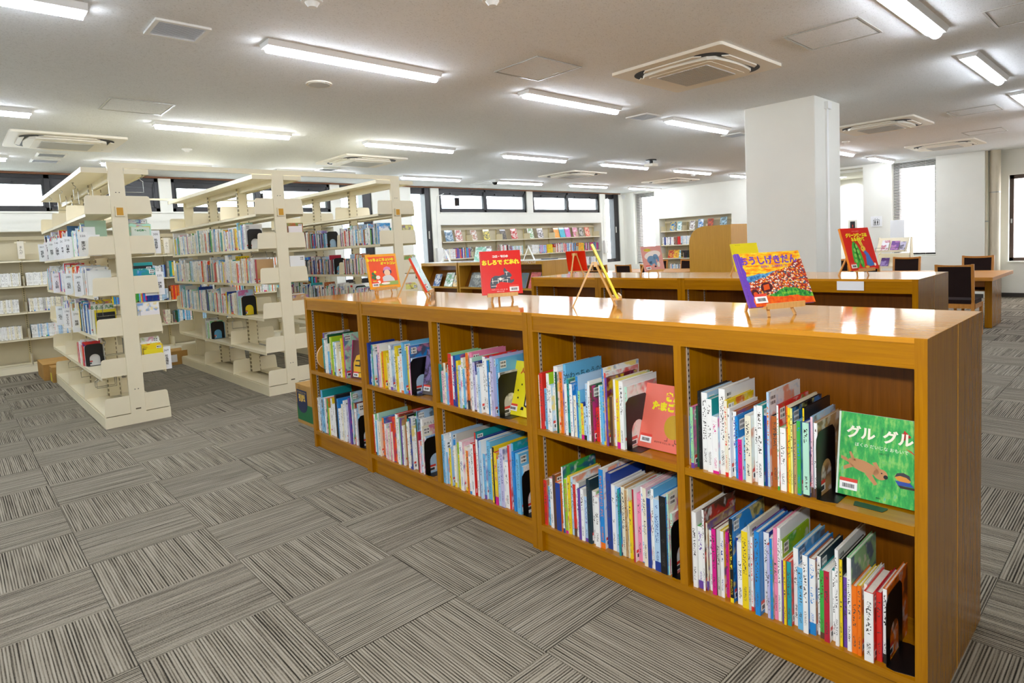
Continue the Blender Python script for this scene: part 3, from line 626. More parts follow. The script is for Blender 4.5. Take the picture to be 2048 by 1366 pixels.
table(9.48,10.93,1.55,4.35,'oak reading table at the right with slab legs, past the second bookcase row')
table(10.75,12.0,6.75,9.1,'oak reading table in the far corner near the wall recess')
def chair_parts():
    p=[]
    m=MB()
    for s in (-1,1):
        a=MB().bar((s*.178,.19,0),(s*.182,.165,.43),.034,.03).bar((s*.182,.165,.43),(s*.186,.225,.9),.03,.026); p.append(('back_leg',a,WOOD_C))
        p.append(('front_leg',MB().bar((s*.195,-.215,0),(s*.195,-.215,.415),.034,.034),WOOD_C))
        p.append(('side_rail',MB().box(s*.195-.011,s*.195+.011,-.2,.17,.36,.415).box(s*.195-.011,s*.195+.011,-.2,.17,.2,.23),WOOD_C))
    p.append(('top_rail',MB().add(*arc_rail()),WOOD_C))
    p.append(('backrest',MB().bar((0,.178,.50),(0,.222,.872),.336,.024,up=(0,1,0)),FABRIC))
    p.append(('seat',MB().bbox(-.2,.2,-.225,.165,.415,.465,.02),FABRIC))
    p.append(('rear_rail',MB().box(-.17,.17,.155,.175,.36,.415),WOOD_C))
    return p
def arc_rail():
    vs=[];n=8
    for i in range(n+1):
        t=-1+2*i/n; x=.2*t; y=.222-.012*(1-t*t); z=.885-.012*(1-t*t)
        vs+=[(x,y-.013,z-.012),(x,y+.013,z-.012),(x,y+.013,z+.016),(x,y-.013,z+.016)]
    fs=[(0,1,2,3),(4*n+3,4*n+2,4*n+1,4*n)]
    for i in range(n):
        for k in range(4): fs.append((4*i+k,4*(i+1)+k,4*(i+1)+(k+1)%4,4*i+(k+1)%4))
    return vs,fs
CP=[(n,shared(m,n,mt)) for n,m,mt in chair_parts()]
CH=[(9.10,1.83,1,'right of the second bookcase row, closest chair at the reading table'),(9.18,2.87,1,'peeking past the green pea pod book, near side of table'),(11.15,2.04,-1,'across the table from the closest chair'),(11.15,2.99,-1,'across the table, before the leaflet stand'),(10.95,3.93,-1,'across the table, left of the green pea pod book'),
(10.30,7.14,1,'right of the pink book, drawn up to the far table'),(10.30,7.77,1,'left edge behind the pink book at the far table'),(10.32,8.41,1,'behind the yellow edge-on book at the far table'),(12.05,7.6,-1,'on the far side of the far table below the wall recess'),(12.05,8.35,-1,'on the far side of the far table, only its corner showing'),(8.50,7.04,1,'standing alone, lowest behind the yellow edge-on book')]
for x,y,f,lb in CH:
    e=empty('reading_chair',(x,y,0),'dark-backed oak chair '+lb,'chair','oak chairs with dark upholstery',rot=(0,0,PI/2 if f>0 else -PI/2))
    for n,me in CP: put(me,n,e,(0,0,0))
# study carrel: front panel with rounded corner, end panel, desk
x0=10.05; ya,yb=5.36,6.20
e=empty('study_carrel',(10.4,5.8,0),'tall oak study carrel panel with one rounded corner beside the pillar','carrel')
def arcp():
    P=[(ya,.0),(yb,.0),(yb,1.27)]
    for k in range(9):
        t=R(90*k/8); P.append((yb-.32+.32*math.cos(t),1.27+.305*math.sin(t)))
    P.append((ya,1.58)); return P
obj('front_panel',MB().prism(arcp(),'x',x0,x0+.03),WOOD_L,e)
obj('end_panel',MB().box(x0+.03,x0+.95,ya,ya+.03,0,1.585),WOOD_L,e)
obj('desk_board',MB().box(x0+.03,x0+.9,ya+.03,yb-.03,.67,.70),WOOD_X,e)
# leaflet stand
e=empty('leaflet_stand',(12.45,3.45,0),'cream sloping leaflet stand with purple leaflets before the blind','stand')
for z,k in ((1.0,0),(.72,1)):
    obj('sloped_board',MB().prism([(12.18-.05*k,z-.03),(12.20-.05*k,z-.03),(12.40,z+.20),(12.38,z+.20)],'y',3.21,3.69),CREAM,e)
    obj('ledge',MB().box(12.10-.05*k,12.20-.05*k,3.20,3.70,z-.045,z-.03).box(12.10-.05*k,12.105-.05*k,3.2,3.7,z-.03,z-.01),CREAM,e)
for a in (3.19,3.70): obj('side_panel',MB().prism([(12.2,.0),(12.62,.0),(12.62,.06),(12.48,1.21),(12.40,1.21)],'y',a,a+.015),CREAM,e)
obj('wire_front',MB().tube([(12.1,3.22,1.03),(12.1,3.68,1.03)],.003).tube([(12.1,3.22,.96),(12.1,3.22,1.03)],.003).tube([(12.1,3.68,.96),(12.1,3.68,1.03)],.003),WIRE,e)
def leaflet(x,y,z,w,h,c1,c2,lb):
    m=mat('leaflet_'+c1.lstrip('#'),None,.4,fn=blot(c1,c2,9)); e=obj('leaflet',MB().box(-.003,.003,-w/2,w/2,0,h),m,world=False,label=lb,cat='leaflet',group='leaflets on the sloping stand',rot=(0,R(40),0)); e.location=(x,y,z); return e
def blot(a,b,sc):
    def f(t,bs): t.put(bs.inputs['Base Color'],t.ramp(t.noise(t.obj(),sc,3,.6)[0],[(.44,lin(a)),(.5,lin(b)),(.56,lin(a))],'LINEAR'))
    return f
leaflet(12.160,3.56,.975,.12,.24,'#f2f0f4','#c03858','white and red leaflet on the upper ledge of the leaflet stand')
leaflet(12.160,3.40,.975,.13,.22,'#7a4a9a','#c88ac0','purple leaflet on the upper ledge of the leaflet stand')
leaflet(12.160,3.28,.975,.09,.20,'#cfc8e2','#3a3250','pale lilac leaflet at the right end of the upper ledge')
leaflet(12.112,3.55,.695,.13,.20,'#64448c','#a890c8','purple leaflet on the lower ledge of the leaflet stand')
# signs and lift fittings
def sign(name,y,z,w,h,lb): 
    e=empty(name,(XW,y,z),lb,'sign'); obj('sign_board',MB().box(XW-.012,XW-.0005,y-w/2,y+w/2,z-h/2,z+h/2),WHITEM,e); return e
e=sign('lift_sign',4.20,1.525,.21,.21,'white lift sign with two black figures in a box under arrows')
P=lambda m,y0,y1,z0,z1: m.box(-.0145,-.012,y0,y1,z0,z1)
m=MB(); P(m,-.055,.055,-.075,-.069); P(m,-.055,.055,.029,.035); P(m,-.055,-.049,-.075,.035); P(m,.049,.055,-.075,.035)
for c in (-.022,.022):
    P(m,c-.011,c+.011,-.03,.003); P(m,c-.009,c-.002,-.066,-.03); P(m,c+.002,c+.009,-.066,-.03); m.prism([(c+.008*math.cos(2*PI*k/10),.014+.008*math.sin(2*PI*k/10)) for k in range(10)],'x',-.0145,-.012)
    m.prism([(c-.008,.05),(c+.008,.05),(c,.064)],'x',-.0145,-.012)
obj('lift_pictogram',m,BLACK,e,world=False)
e=empty('lift_indicator',(16,5.36,1.5),'grey lift indicator panel with dark display in the lobby','panel'); obj('indicator_plate',MB().box(15.985,16,5.26,5.46,1.28,1.62),ALU,e); obj('display',MB().box(15.98,15.985,5.30,5.41,1.38,1.58),BLACK,e); obj('digit',MB().box(15.978,15.98,5.34,5.365,1.44,1.50),flat('#802818'),e)
struct('door_1',MB().box(15.95,16,5.72,6.5,0,2.12).box(15.94,15.95,5.78,6.4,.05,2.08),mat('lift_door_grey','#c4c3b6',.5))
n=obj('paper_notice',MB().box(15.99,15.995,5.0,5.19,1.2,1.6),flat('#d9e6ec'),label='pale blue paper notice beside the lift indicator panel',cat='notice')
n=obj('paper_notice',MB().box(13.83,13.838,3.68,3.93,1.12,1.53),WHITEM,label='white paper sheet hanging in front of the blind slats',cat='notice')
sp=D.lights.new('downlight_lamp','SPOT'); sp.energy=90; sp.spot_size=R(80); sp.spot_blend=.6; sp.shadow_soft_size=.05; so=D.objects.new('downlight_lamp',sp); COL.objects.link(so); so.location=(15.2,5.3,2.58); so.rotation_euler=Vector((.8,.1,-.75)).to_track_quat('-Z','Y').to_euler()
l=empty('downlight',(15.2,5.3,2.6),'recessed lobby downlight near the lift','light'); obj('lamp_disc',MB().cyl(0,0,-.01,0,.07,16),DIFF,l,world=False)
for (x,y,d,lb) in ((7.56,10.61,1.13,'white call box on the wall beside the second tall window'),(13.04,10.61,1.13,'white call box on the wall beside the last tall window')):
    e=empty('wall_box',(x,y+.04,1.2),lb,'wall box','white boxes on the window wall'); obj('box_body',MB().box(x-.075,x+.075,y-.03,y+.039,1.08,1.42),WHITE,e); obj('box_cover',MB().box(x-.06,x+.06,y-.036,y-.03,1.1,1.36),WHITE,e)
for (x,z) in ((7.56,1.42),(13.02,1.42)):
    p=[(x,10.64,z),(x,10.642,2.2),(x+.04,10.635,2.5),(x+.2,10.62,2.56)]
    obj('wall_cable',MB().tube(p,.006),WHITE,label='thin white cable running up the wall from the %s call box'%('first' if x<8 else 'last'),cat='cable')
# cardboard boxes
def carton(x0,x1,y0,y1,h,lb):
    e=empty('cardboard_box',((x0+x1)/2,(y0+y1)/2,0),lb,'box','cardboard boxes on the floor')
    obj('box_body',MB().box(x0,x1,y0,y1,0,h-.004),CARD,e); ym=(y0+y1)/2
    obj('flap',MB().box(x0-.001,x1+.001,y0-.001,ym-.003,h-.004,h),CARD,e); obj('flap',MB().box(x0-.001,x1+.001,ym+.003,y1+.001,h-.004,h),CARD,e); return e
e=carton(2.05,2.42,4.56,5.05,.33,'cardboard box with green and navy print at the end of the foreground bookcases')
pr=lambda m,a,b,c,d: m.box(-.1865,-.1852,a,b,c,d)
obj('green_print',pr(MB(),-.22,.235,.03,.17),flat('#1c6a3c',.7),e,world=False)
P=[(.235-.42*.45*(1-math.cos(PI*k/12))/2*1.0-.02,.16-.0-.07*math.sin(PI*k/12)) for k in range(13)]
obj('navy_print',MB().prism([(.225,.285),(.225,.17)]+[(.13+.095*math.cos(PI*k/10),.17-.075*math.sin(PI*k/10)) for k in range(1,10)]+[(.035,.17),(.035,.285)],'x',-.1875,-.1852),flat('#252f52',.7),e,world=False)
YT=flat('#e2bb58',.7)
lettering('デジタルエイジの',.021,YT,e,(-.1885,.13,.265),(0,-1,0),(0,0,1)); lettering('引越',.062,YT,e,(-.1885,.13,.215),(0,-1,0),(0,0,1),bold=.004); lettering('段ボールランド',.018,flat('#5a4a20'),e,(-.1875,.13,.30),(0,-1,0),(0,0,1))
e=carton(.79,1.35,9.62,10.28,.20,'large flat cardboard box by the wall shelf, left of the nearest steel bookshelf')
e=carton(.848,1.25,9.35,9.61,.185,'small cardboard box with yellow strip beside the large flat box'); obj('yellow_strip',MB().box(.8455,.8478,9.43,9.51,.01,.11),flat('#d8d21c'),e)
e=carton(2.06,2.33,9.32,9.67,.185,'cardboard box with white label at the far end of the middle steel bookshelf'); obj('white_label',MB().box(2.058,2.0595,9.44,9.53,.04,.14),WHITEM,e); obj('white_label',MB().box(2.12,2.2,9.318,9.3195,.04,.14),WHITEM,e)
# ================================================================== BOOKS
def bookmat(t,b):
    A,B,Cc=t.att('colA'),t.att('colB'),t.att('colC'); pk=t.att('pk').outputs['Fac']; dim=t.sep(t.att('dim').outputs['Vector'])
    uv=t.new('ShaderNodeUVMap',uv_map='buv').outputs[0]; u,v,_=t.sep(uv); th,h,sd=dim
    off=t.m('MULTIPLY',sd,91.0)
    isp=t.m('COMPARE',pk,1.0,.1); ico=t.m('COMPARE',pk,2.0,.1)
    def AND(*a):
        r=a[0]
        for x in a[1:]: r=t.m('MULTIPLY',r,x)
        return r
    GT=lambda a,c: t.m('GREATER_THAN',a,c); LT=lambda a,c: t.m('LESS_THAN',a,c)
    # spine lettering
    g=t.noise(t.comb(t.m('MULTIPLY',u,th),v,off),210,1,.5)[0]
    n=t.noise(t.comb(0.0,v,off),14,0)[0]
    vn=t.m('DIVIDE',v,h)
    title=AND(GT(g,.56),LT(t.m('ABSOLUTE',u),.27),GT(vn,.40),LT(vn,.92),GT(n,.42))
    g2=t.noise(t.comb(t.m('MULTIPLY',u,th),v,off),420,1,.5)[0]
    auth=AND(GT(g2,.54),LT(t.m('ABSOLUTE',u),.2),GT(vn,.1),LT(vn,.28))
    band=AND(LT(vn,t.rng(sd,0,1,-.3,.16)))
    sp=t.mix(band,A.outputs['Color'],Cc.outputs['Color'])
    sp=t.mix(t.m('MAXIMUM',title,auth),sp,t.mix(GT(sd,.55),lin('#4a4642'),Cc.outputs['Color']))
    # cover illustration, bar code and library sticker
    q=t.noise(t.comb(u,v,off),13,2,.55,.4)[0]
    q2=t.noise(t.comb(u,v,t.m('ADD',off,7.0)),24,2,.55)[0]
    co=t.mix(t.m('MULTIPLY',t.rng(q,.5,.6,0,.75),GT(sd,.3)),B.outputs['Color'],Cc.outputs['Color'])
    co=t.mix(t.m('MULTIPLY',t.rng(q2,.55,.66,0,.6),GT(sd,.3)),co,A.outputs['Color'])
    vt=t.m('SUBTRACT',h,v)
    bc=AND(GT(u,.012),LT(u,.05),GT(vt,.012),LT(vt,.048),GT(t.m('FRACT',t.m('MULTIPLY',sd,7.7)),.45))
    bars=AND(GT(t.noise(t.comb(t.m('MULTIPLY',u,520),off,0.0),1.0,0)[0],.47),GT(u,.015),LT(u,.047),LT(t.m('ABSOLUTE',t.m('SUBTRACT',t.m('ABSOLUTE',t.m('SUBTRACT',vt,.030)),.0085)),.005))
    co=t.mix(bc,co,lin('#f2f2ee')); co=t.mix(AND(bc,bars),co,lin('#1a1a1c'))
    st=AND(GT(u,.008),LT(u,.058),GT(v,.012),LT(v,.046)); st2=AND(st,GT(v,.034)); st3=AND(st,LT(v,.029),GT(v,.015),GT(u,.014),LT(u,.05))
    co=t.mix(st,co,lin('#f4f2f0')); co=t.mix(st2,co,lin('#e0453a')); co=t.mix(st3,co,lin('#3a3a42'))
    c=t.mix(isp,B.outputs['Color'],sp); c=t.mix(ico,c,co)
    t.put(b.inputs['Base Color'],c); b.inputs['Coat Weight'].default_value=.15; b.inputs['Coat Roughness'].default_value=.15
BOOKM=mat('printed_book_cover',None,.35,fn=bookmat)
HEXL={k:lin(v) for k,v in HEX.items()}
CNAME=dict(w='white',c='cream',b='blue',lb='light blue',pb='pale blue',nb='navy blue',k='black',dk='dark teal',r='red',cr='crimson',o='orange',do='rust brown',y='yellow',ly='pale yellow',lg='pale green',g='green',dg='dark green',li='lime green',t='teal',m='magenta',p='pink',lp='pale pink',pu='purple',lv='lavender',br='brown',tn='tan',dr='dark red',gy='grey',mt='mint')
ACC=['e03028','1e8ad6','f2d41c','3cae48','1d3f96','f07818','d8188a','2a2622','6a44a4','5c4030']
ACC=[lin(a) for a in ACC]
def book_faces(m,F,x,y,z,t,h,dep,ca,cb,cc,sd,rr):
    """adds one book's shell to m; F collects per-face data"""
    bt=min(.0026,t*.2)
    def quad(vs,pk,uvs): 
        m.add(vs,[(0,1,2,3)]); F.append((ca,cb,cc,pk,(t,h,sd),uvs))
    y0,y1=y-t/2,y+t/2
    # spine (rounded a little), two boards with thickness
    k=min(.0018,t*.22)
    P=[(x+k,y1),(x,y1-k),(x,y0+k),(x+k,y0)]
    for (xa,ya),(xb,yb) in zip(P,P[1:]):
        ua,ub=-(ya-y)/t,-(yb-y)/t
        quad([(xa,ya,z),(xb,yb,z),(xb,yb,z+h),(xa,ya,z+h)],1,[(ua,0),(ub,0),(ub,h),(ua,h)])
    quad([(x+k,y0,z),(x+dep,y0,z),(x+dep,y0,z+h),(x+k,y0,z+h)],2,[(k,0),(dep,0),(dep,h),(k,h)])
    quad([(x+dep,y1,z),(x+k,y1,z),(x+k,y1,z+h),(x+dep,y1,z+h)],2,[(dep,0),(k,0),(k,h),(dep,h)])
    for a,b in ((y0,y0+bt),(y1-bt,y1)):
        quad([(x+k,a,z+h),(x+dep,a,z+h),(x+dep,b,z+h),(x+k,b,z+h)],0,[(0,0)]*4)
        quad([(x+k,b,z),(x+dep,b,z),(x+dep,a,z),(x+k,a,z)],0,[(0,0)]*4)
        quad([(x+dep,a,z),(x+dep,b,z),(x+dep,b,z+h),(x+dep,a,z+h)],0,[(0,0)]*4)
    quad([(x+k,y0+bt,z),(x+k,y0+bt,z+h),(x+dep,y0+bt,z+h),(x+dep,y0+bt,z)][::-1],0,[(0,0)]*4)
    quad([(x+k,y1-bt,z),(x+k,y1-bt,z+h),(x+dep,y1-bt,z+h),(x+dep,y1-bt,z)],0,[(0,0)]*4)
    quad([(x,y1-k,z+h),(x,y0+k,z+h),(x+k+.002,y0+k,z+h),(x+k+.002,y1-k,z+h)],0,[(0,0)]*4)
def face_data(me,F):
    n=len(me.polygons)
    for nm,i in (('colA',0),('colB',1),('colC',2)):
        a=me.attributes.new(nm,'FLOAT_COLOR','FACE'); a.data.foreach_set('color',[c for f in F for c in f[i]])
    a=me.attributes.new('pk','FLOAT','FACE'); a.data.foreach_set('value',[float(f[3]) for f in F])
    a=me.attributes.new('dim','FLOAT_VECTOR','FACE'); a.data.foreach_set('vector',[c for f in F for c in f[4]])
    uv=me.uv_layers.new(name='buv'); uv.data.foreach_set('uv',[c for f in F for p in f[5] for c in p])
def page_box(m,x,y,z,t,h,dep):
    bt=min(.0026,t*.2); m.box(x+.003,x+dep-.004,y-t/2+bt+.0002,y+t/2-bt-.0002,z+.003,z+h-.004)
def one_book(name,x,y,z,t,h,dep,ca,cb,cc,sd,label,cat,group,lean=0,face=1):
    m=MB(); F=[]; book_faces(m,F,0,0,0,t,h,dep,ca,cb,cc,sd,random)
    me=m.mesh(name); face_data(me,F); me.materials.append(BOOKM)
    o=D.objects.new(name,me); COL.objects.link(o); o.location=(x,y,z); ORG[o.name]=Vector((x,y,z))
    o.rotation_euler=(lean,0,0 if face==1 else PI)
    tag(o,label,cat,group)
    p=MB(); page_box(p,0,0,0,t,h,dep); obj('page_block',p,PAGES,o,world=False)
    return o
rb=random.Random(5)
WHERE=dict(A_top_right='upper shelf left of the green dog book',A_top_left='upper shelf left of the salmon egg book',B_top_right='upper shelf left of the yellow cover',B_top_left='upper shelf left of the leaning purple book',C_top='upper shelf of the narrow bookcase',C_bot='bottom shelf of the narrow bookcase',B_bot_left='bottom shelf under the leaning purple book',B_bot_right='bottom shelf under the yellow cover',A_bot_left='bottom shelf under the salmon egg book',A_bot_right='bottom shelf under the green dog book')
LIM=dict(A_top_right=1.183,A_top_left=1.933,B_top_right=2.705,B_top_left=3.452,C_top=4.10,C_bot=4.252,B_bot_left=3.452,B_bot_right=2.705,A_bot_left=1.933,A_bot_right=1.183)
NOTE={}; PLAIN={('B_bot_left',3),('B_bot_left',2),('C_bot',13),('C_bot',14),('C_bot',15),('A_bot_left',11),('A_bot_left',12),('A_bot_right',35),('A_bot_right',36)}
for key,s in BOOKS.items():
    rows=[r.split(',') for r in s.split(';')]; y,z=BSTART[key]
    rows=[(int(a)/1e4,int(b)/1e3,c,d) for a,b,c,d in rows]
    tot=sum(r[0] for r in rows); end=y-tot
    k=min(1.0,(LIM[key]-end)/tot); y=end+tot*k
    out=[]
    for t,h,a,b in rows:
        t*=k
        if t>.03:
            n=max(2,round(t/.024)); w=t/n
            for i in range(n): out.append((w,h if i==0 else h*rb.uniform(.72,.92),a if i==0 else rb.choice(['w','w','pb','c','lp','lb','w','y']),b if i==0 else rb.choice(['w','pb','c','w'])))
        else: out.append((t,h,a,b))
    hmax=.43 if z>.5 else .40
    for i,(t,h,a,b) in enumerate(out):
        h=min(h,hmax); dep=min(.24,max(.15,h*rb.uniform(.72,.86))); cc=rb.choice(ACC)
        xo=1.862+rb.choice((0,.002,.004,.008,.012,.02))
        if key=='A_bot_right' and i in (17,len(out)-2): xo=1.853
        size='tall' if h>.28 else ''
        th='thick' if t>.02 and not size else ''
        adj=' '.join(q for q in (size,th,CNAME[a]) if q)
        lb='%s picture book, %s from left, %s'%(' '.join(adj.split()[-3:]),ORD[i],WHERE[key])
        o=one_book('picture_book',xo,y-t/2,z,t-.0006,h,dep,HEXL[a],HEXL[b],cc,rb.random()*(.29 if a==b or (key,i) in PLAIN else 1),lb,'picture book','picture books, '+WHERE[key],lean=0)
        NOTE[(key,i)]=(o,t,h,dep); y-=t
# titles one can read on covers that stand clear of their neighbours
def cover_title(key,i,s,size,du,dv,m,bold=0.0,slope=0.0):
    o,t,h,dep=NOTE[(key,i)]
    lettering(s,size,m,o,(du,-t/2-.0004,h-dv),(1,0,slope),(-slope,0,1),bold=bold)
INK=flat('#17171c',.5); YINK=flat('#f2e41c',.5); WINK=flat('#f6f4ec',.5); VINK=flat('#6a3fb8',.5); RINK=flat('#d02820',.5); GINK=flat('#16883c',.5); PINK=flat('#e8389a',.5)
def find(key,a,b=None,n=0):
    rows=[r for r in BOOKS[key].split(';')]
    for (k,i),v in NOTE.items():
        if k==key and v[0]['label'].find(CNAME[a]+' picture')>=0 and (b is None or v[2]>b):
            if n==0: return i
            n-=1
    return None
for key,a,b,s,sz,du,dv,mt_ in (('A_top_left','lb',.29,'かわっちゃうの?',.034,.115,.055,INK),('B_bot_left','w',.3,'おたんじょうびケーキ',.02,.11,.03,INK),('C_bot','w',.33,'おおさ',.03,.08,.04,INK),('A_bot_left','pu',.2,'ギンシ',.03,.06,.05,WINK),('A_bot_right','y',.2,'こんにちは・さようなら',.02,.12,.025,INK)):
    i=find(key,a,b)
    if i is not None: cover_title(key,i,s,sz,du,dv,mt_)
# ---- bookends (black steel, arched cut-out)
def bookend_mesh(w,h):
    m=MB(); n=8; ri,hi=w*.28,h*.52
    out=[(-w/2,0),(-w/2,h-.03)]+[(-w/2+.03-.03*math.cos(PI/2*k/5),h-.03+.03*math.sin(PI/2*k/5)) for k in range(1,6)]+[(w/2-.03+.03*math.sin(PI/2*k/5),h-.03+.03*math.cos(PI/2*k/5)) for k in range(0,6)]+[(w/2,0)]
    inn=[(-ri,0),(-ri,hi-ri)]+[(-ri*math.cos(PI*k/10),hi-ri+ri*math.sin(PI*k/10)) for k in range(1,10)]+[(ri,hi-ri),(ri,0)]
    N=len(inn)
    # resample outer to N points
    L=[0]
    for a,b in zip(out,out[1:]): L.append(L[-1]+math.dist(a,b))
    def at(s):
        for i in range(len(L)-1):
            if s<=L[i+1]+1e-9:
                f=(s-L[i])/max(L[i+1]-L[i],1e-9); return (out[i][0]+(out[i+1][0]-out[i][0])*f,out[i][1]+(out[i+1][1]-out[i][1])*f)
        return out[-1]
    inl=[0]
    for a,b in zip(inn,inn[1:]): inl.append(inl[-1]+math.dist(a,b))
    oo=[at(L[-1]*q/inl[-1]) for q in inl]
    vs=[(x,-.0008,z) for x,z in oo]+[(x,-.0008,z) for x,z in inn]+[(x,.0008,z) for x,z in oo]+[(x,.0008,z) for x,z in inn]
    fs=[]
    for i in range(N-1): fs+=[(i,N+i,N+i+1,i+1),(2*N+i,2*N+i+1,3*N+i+1,3*N+i),(i,i+1,2*N+i+1,2*N+i),(N+i,3*N+i,3*N+i+1,N+i+1)]
    m.add(vs,fs); return m
be_p=shared(bookend_mesh(.15,.205),'upright_plate',BLACK)
be_f=shared(MB().prism([(-.07,0),(-.072,-.015),(-.062,-.055),(.062,-.055),(.072,-.015),(.07,0)],'z',0,.0015),'foot_plate',BLACK)
be_w=shared(MB().prism([(-.075,0),(-.08,-.02),(-.065,-.08),(.065,-.08),(.08,-.02),(.075,0)],'z',0,.0015),'foot_plate',BLACK)
def bookend(x,y,z,lb,a=0,foot=-1):
    """upright plate in the plane y=const, foot towards -y"""
    e=empty('bookend',(x,y,z),lb,'bookend','black steel bookends',rot=(0,0,a))
    put(be_p,'upright_plate',e,(0,0,.0016)); put(be_w if 'wide' in lb else be_f,'foot_plate',e,(0,0,0) ); return e
for key,x,y,z,lb,bk in (('a',1.937,.747,.567,'black bookend on the upper shelf beside the green forward-facing book',('w','tn',.235)),('b',1.937,1.463,.567,'black bookend on the upper shelf beside the salmon book',('mt','w',.25)),('c',1.937,2.218,.567,'black bookend on the upper shelf beside the yellow forward-facing book',('w','gy',.215)),('d',1.937,2.977,.567,'black bookend on the upper shelf beside the leaning purple book',('w','pb',.21)),
 ('e',1.937,.559,.124,'black bookend with wide foot at the right end of the nearest bottom shelf',('w','o',.225)),('f',1.937,1.275,.124,'black bookend closing the bottom row under the salmon book',('mt','w',.24)),('g',1.937,2.084,.124,'black bookend closing the bottom row under the yellow forward-facing book',('lb','w',.23)),('h',1.937,2.887,.124,'black bookend closing the bottom row under the leaning purple book',('w','pb',.215)),('i',1.937,3.643,.124,'black bookend on the bottom shelf of the narrow bookcase',('lb','w',.22))):
    bookend(x,y-.0145,z,lb)
    one_book('picture_book',1.875,y-.0072,z,.011,bk[2],.20,HEXL[bk[0]],HEXL[bk[1]],rb.choice(ACC),rb.uniform(.6,1),'picture book seen through the arch of the '+' '.join(lb.split()[:1])+' bookend '+{'a':'by the green book','b':'by the salmon book','c':'by the yellow cover','d':'by the leaning purple book','e':'with the wide foot','f':'under the salmon book','g':'under the yellow cover','h':'under the purple book','i':'in the narrow bookcase'}[key],'picture book','picture books behind bookends')
# ---- forward-facing books
COVER={}
def dbook(name,label,loc,a,wd,h,t,tilt,cover,spine=None,texts=(),shapes=(),sticker=None,group='forward-facing picture books',roll=0):
    e=empty(name,loc,label,'picture book',group,rot=(-R(tilt),0,R(a)))
    if roll: e.rotation_euler=(Euler((0,0,R(a))).to_matrix()@Euler((-R(tilt),0,0)).to_matrix()@Euler((0,R(roll),0)).to_matrix()).to_euler()
    obj('front_cover',MB().bbox(-wd/2+.006,wd/2,0,.0025,0,h,.0004),cover,e,world=False)
    obj('back_cover',MB().box(-wd/2+.006,wd/2,t-.0025,t,0,h),spine or cover,e,world=False)
    obj('spine',MB().box(-wd/2,-wd/2+.0055,0,t,0,h),spine or cover,e,world=False)
    obj('page_block',MB().box(-wd/2+.006,wd/2-.004,.0028,t-.0028,.003,h-.003),PAGES,e,world=False)
    for tx in texts:
        s,size,m,u,v=tx[:5]; bold=tx[5] if len(tx)>5 else 0; sl=tx[6] if len(tx)>6 else 0
        lettering(s,size,m,e,(u,-.0006-.00022*len(shapes),v),(1,0,sl),(-sl,0,1),bold=bold)
    for si,(nm,polys,m) in enumerate(shapes):
        mb=MB(); zz=-.0003-.00022*si
        for P in polys: mb.prism(P,'y',zz,0)
        obj(nm,mb,m,e,world=False)
    if sticker:
        u,v=sticker; s=obj('library_sticker',MB().box(u,u+.05,-.0030,0,v,v+.024),WHITEM,e,world=False)
        obj('sticker_header',MB().box(u,u+.05,-.0031,0,v+.024,v+.034),flat('#e24a3c'),s,world=False)
        q=MB(); x=u+.008; rr=random.Random(3)
        while x<u+.042: w_=rr.choice((.0006,.0012,.0018)); q.box(x,x+w_,-.0033,0,v+.006,v+.018); x+=w_+rr.choice((.0007,.0012))
        obj('bar_code',q,flat('#2a2a30'),s,world=False)
    return e
def ell(cx,cz,rx,rz,n=18,a=0):
    return [(cx+rx*math.cos(2*PI*k/n)*math.cos(a)-rz*math.sin(2*PI*k/n)*math.sin(a),cz+rx*math.cos(2*PI*k/n)*math.sin(a)+rz*math.sin(2*PI*k/n)*math.cos(a)) for k in range(n)]
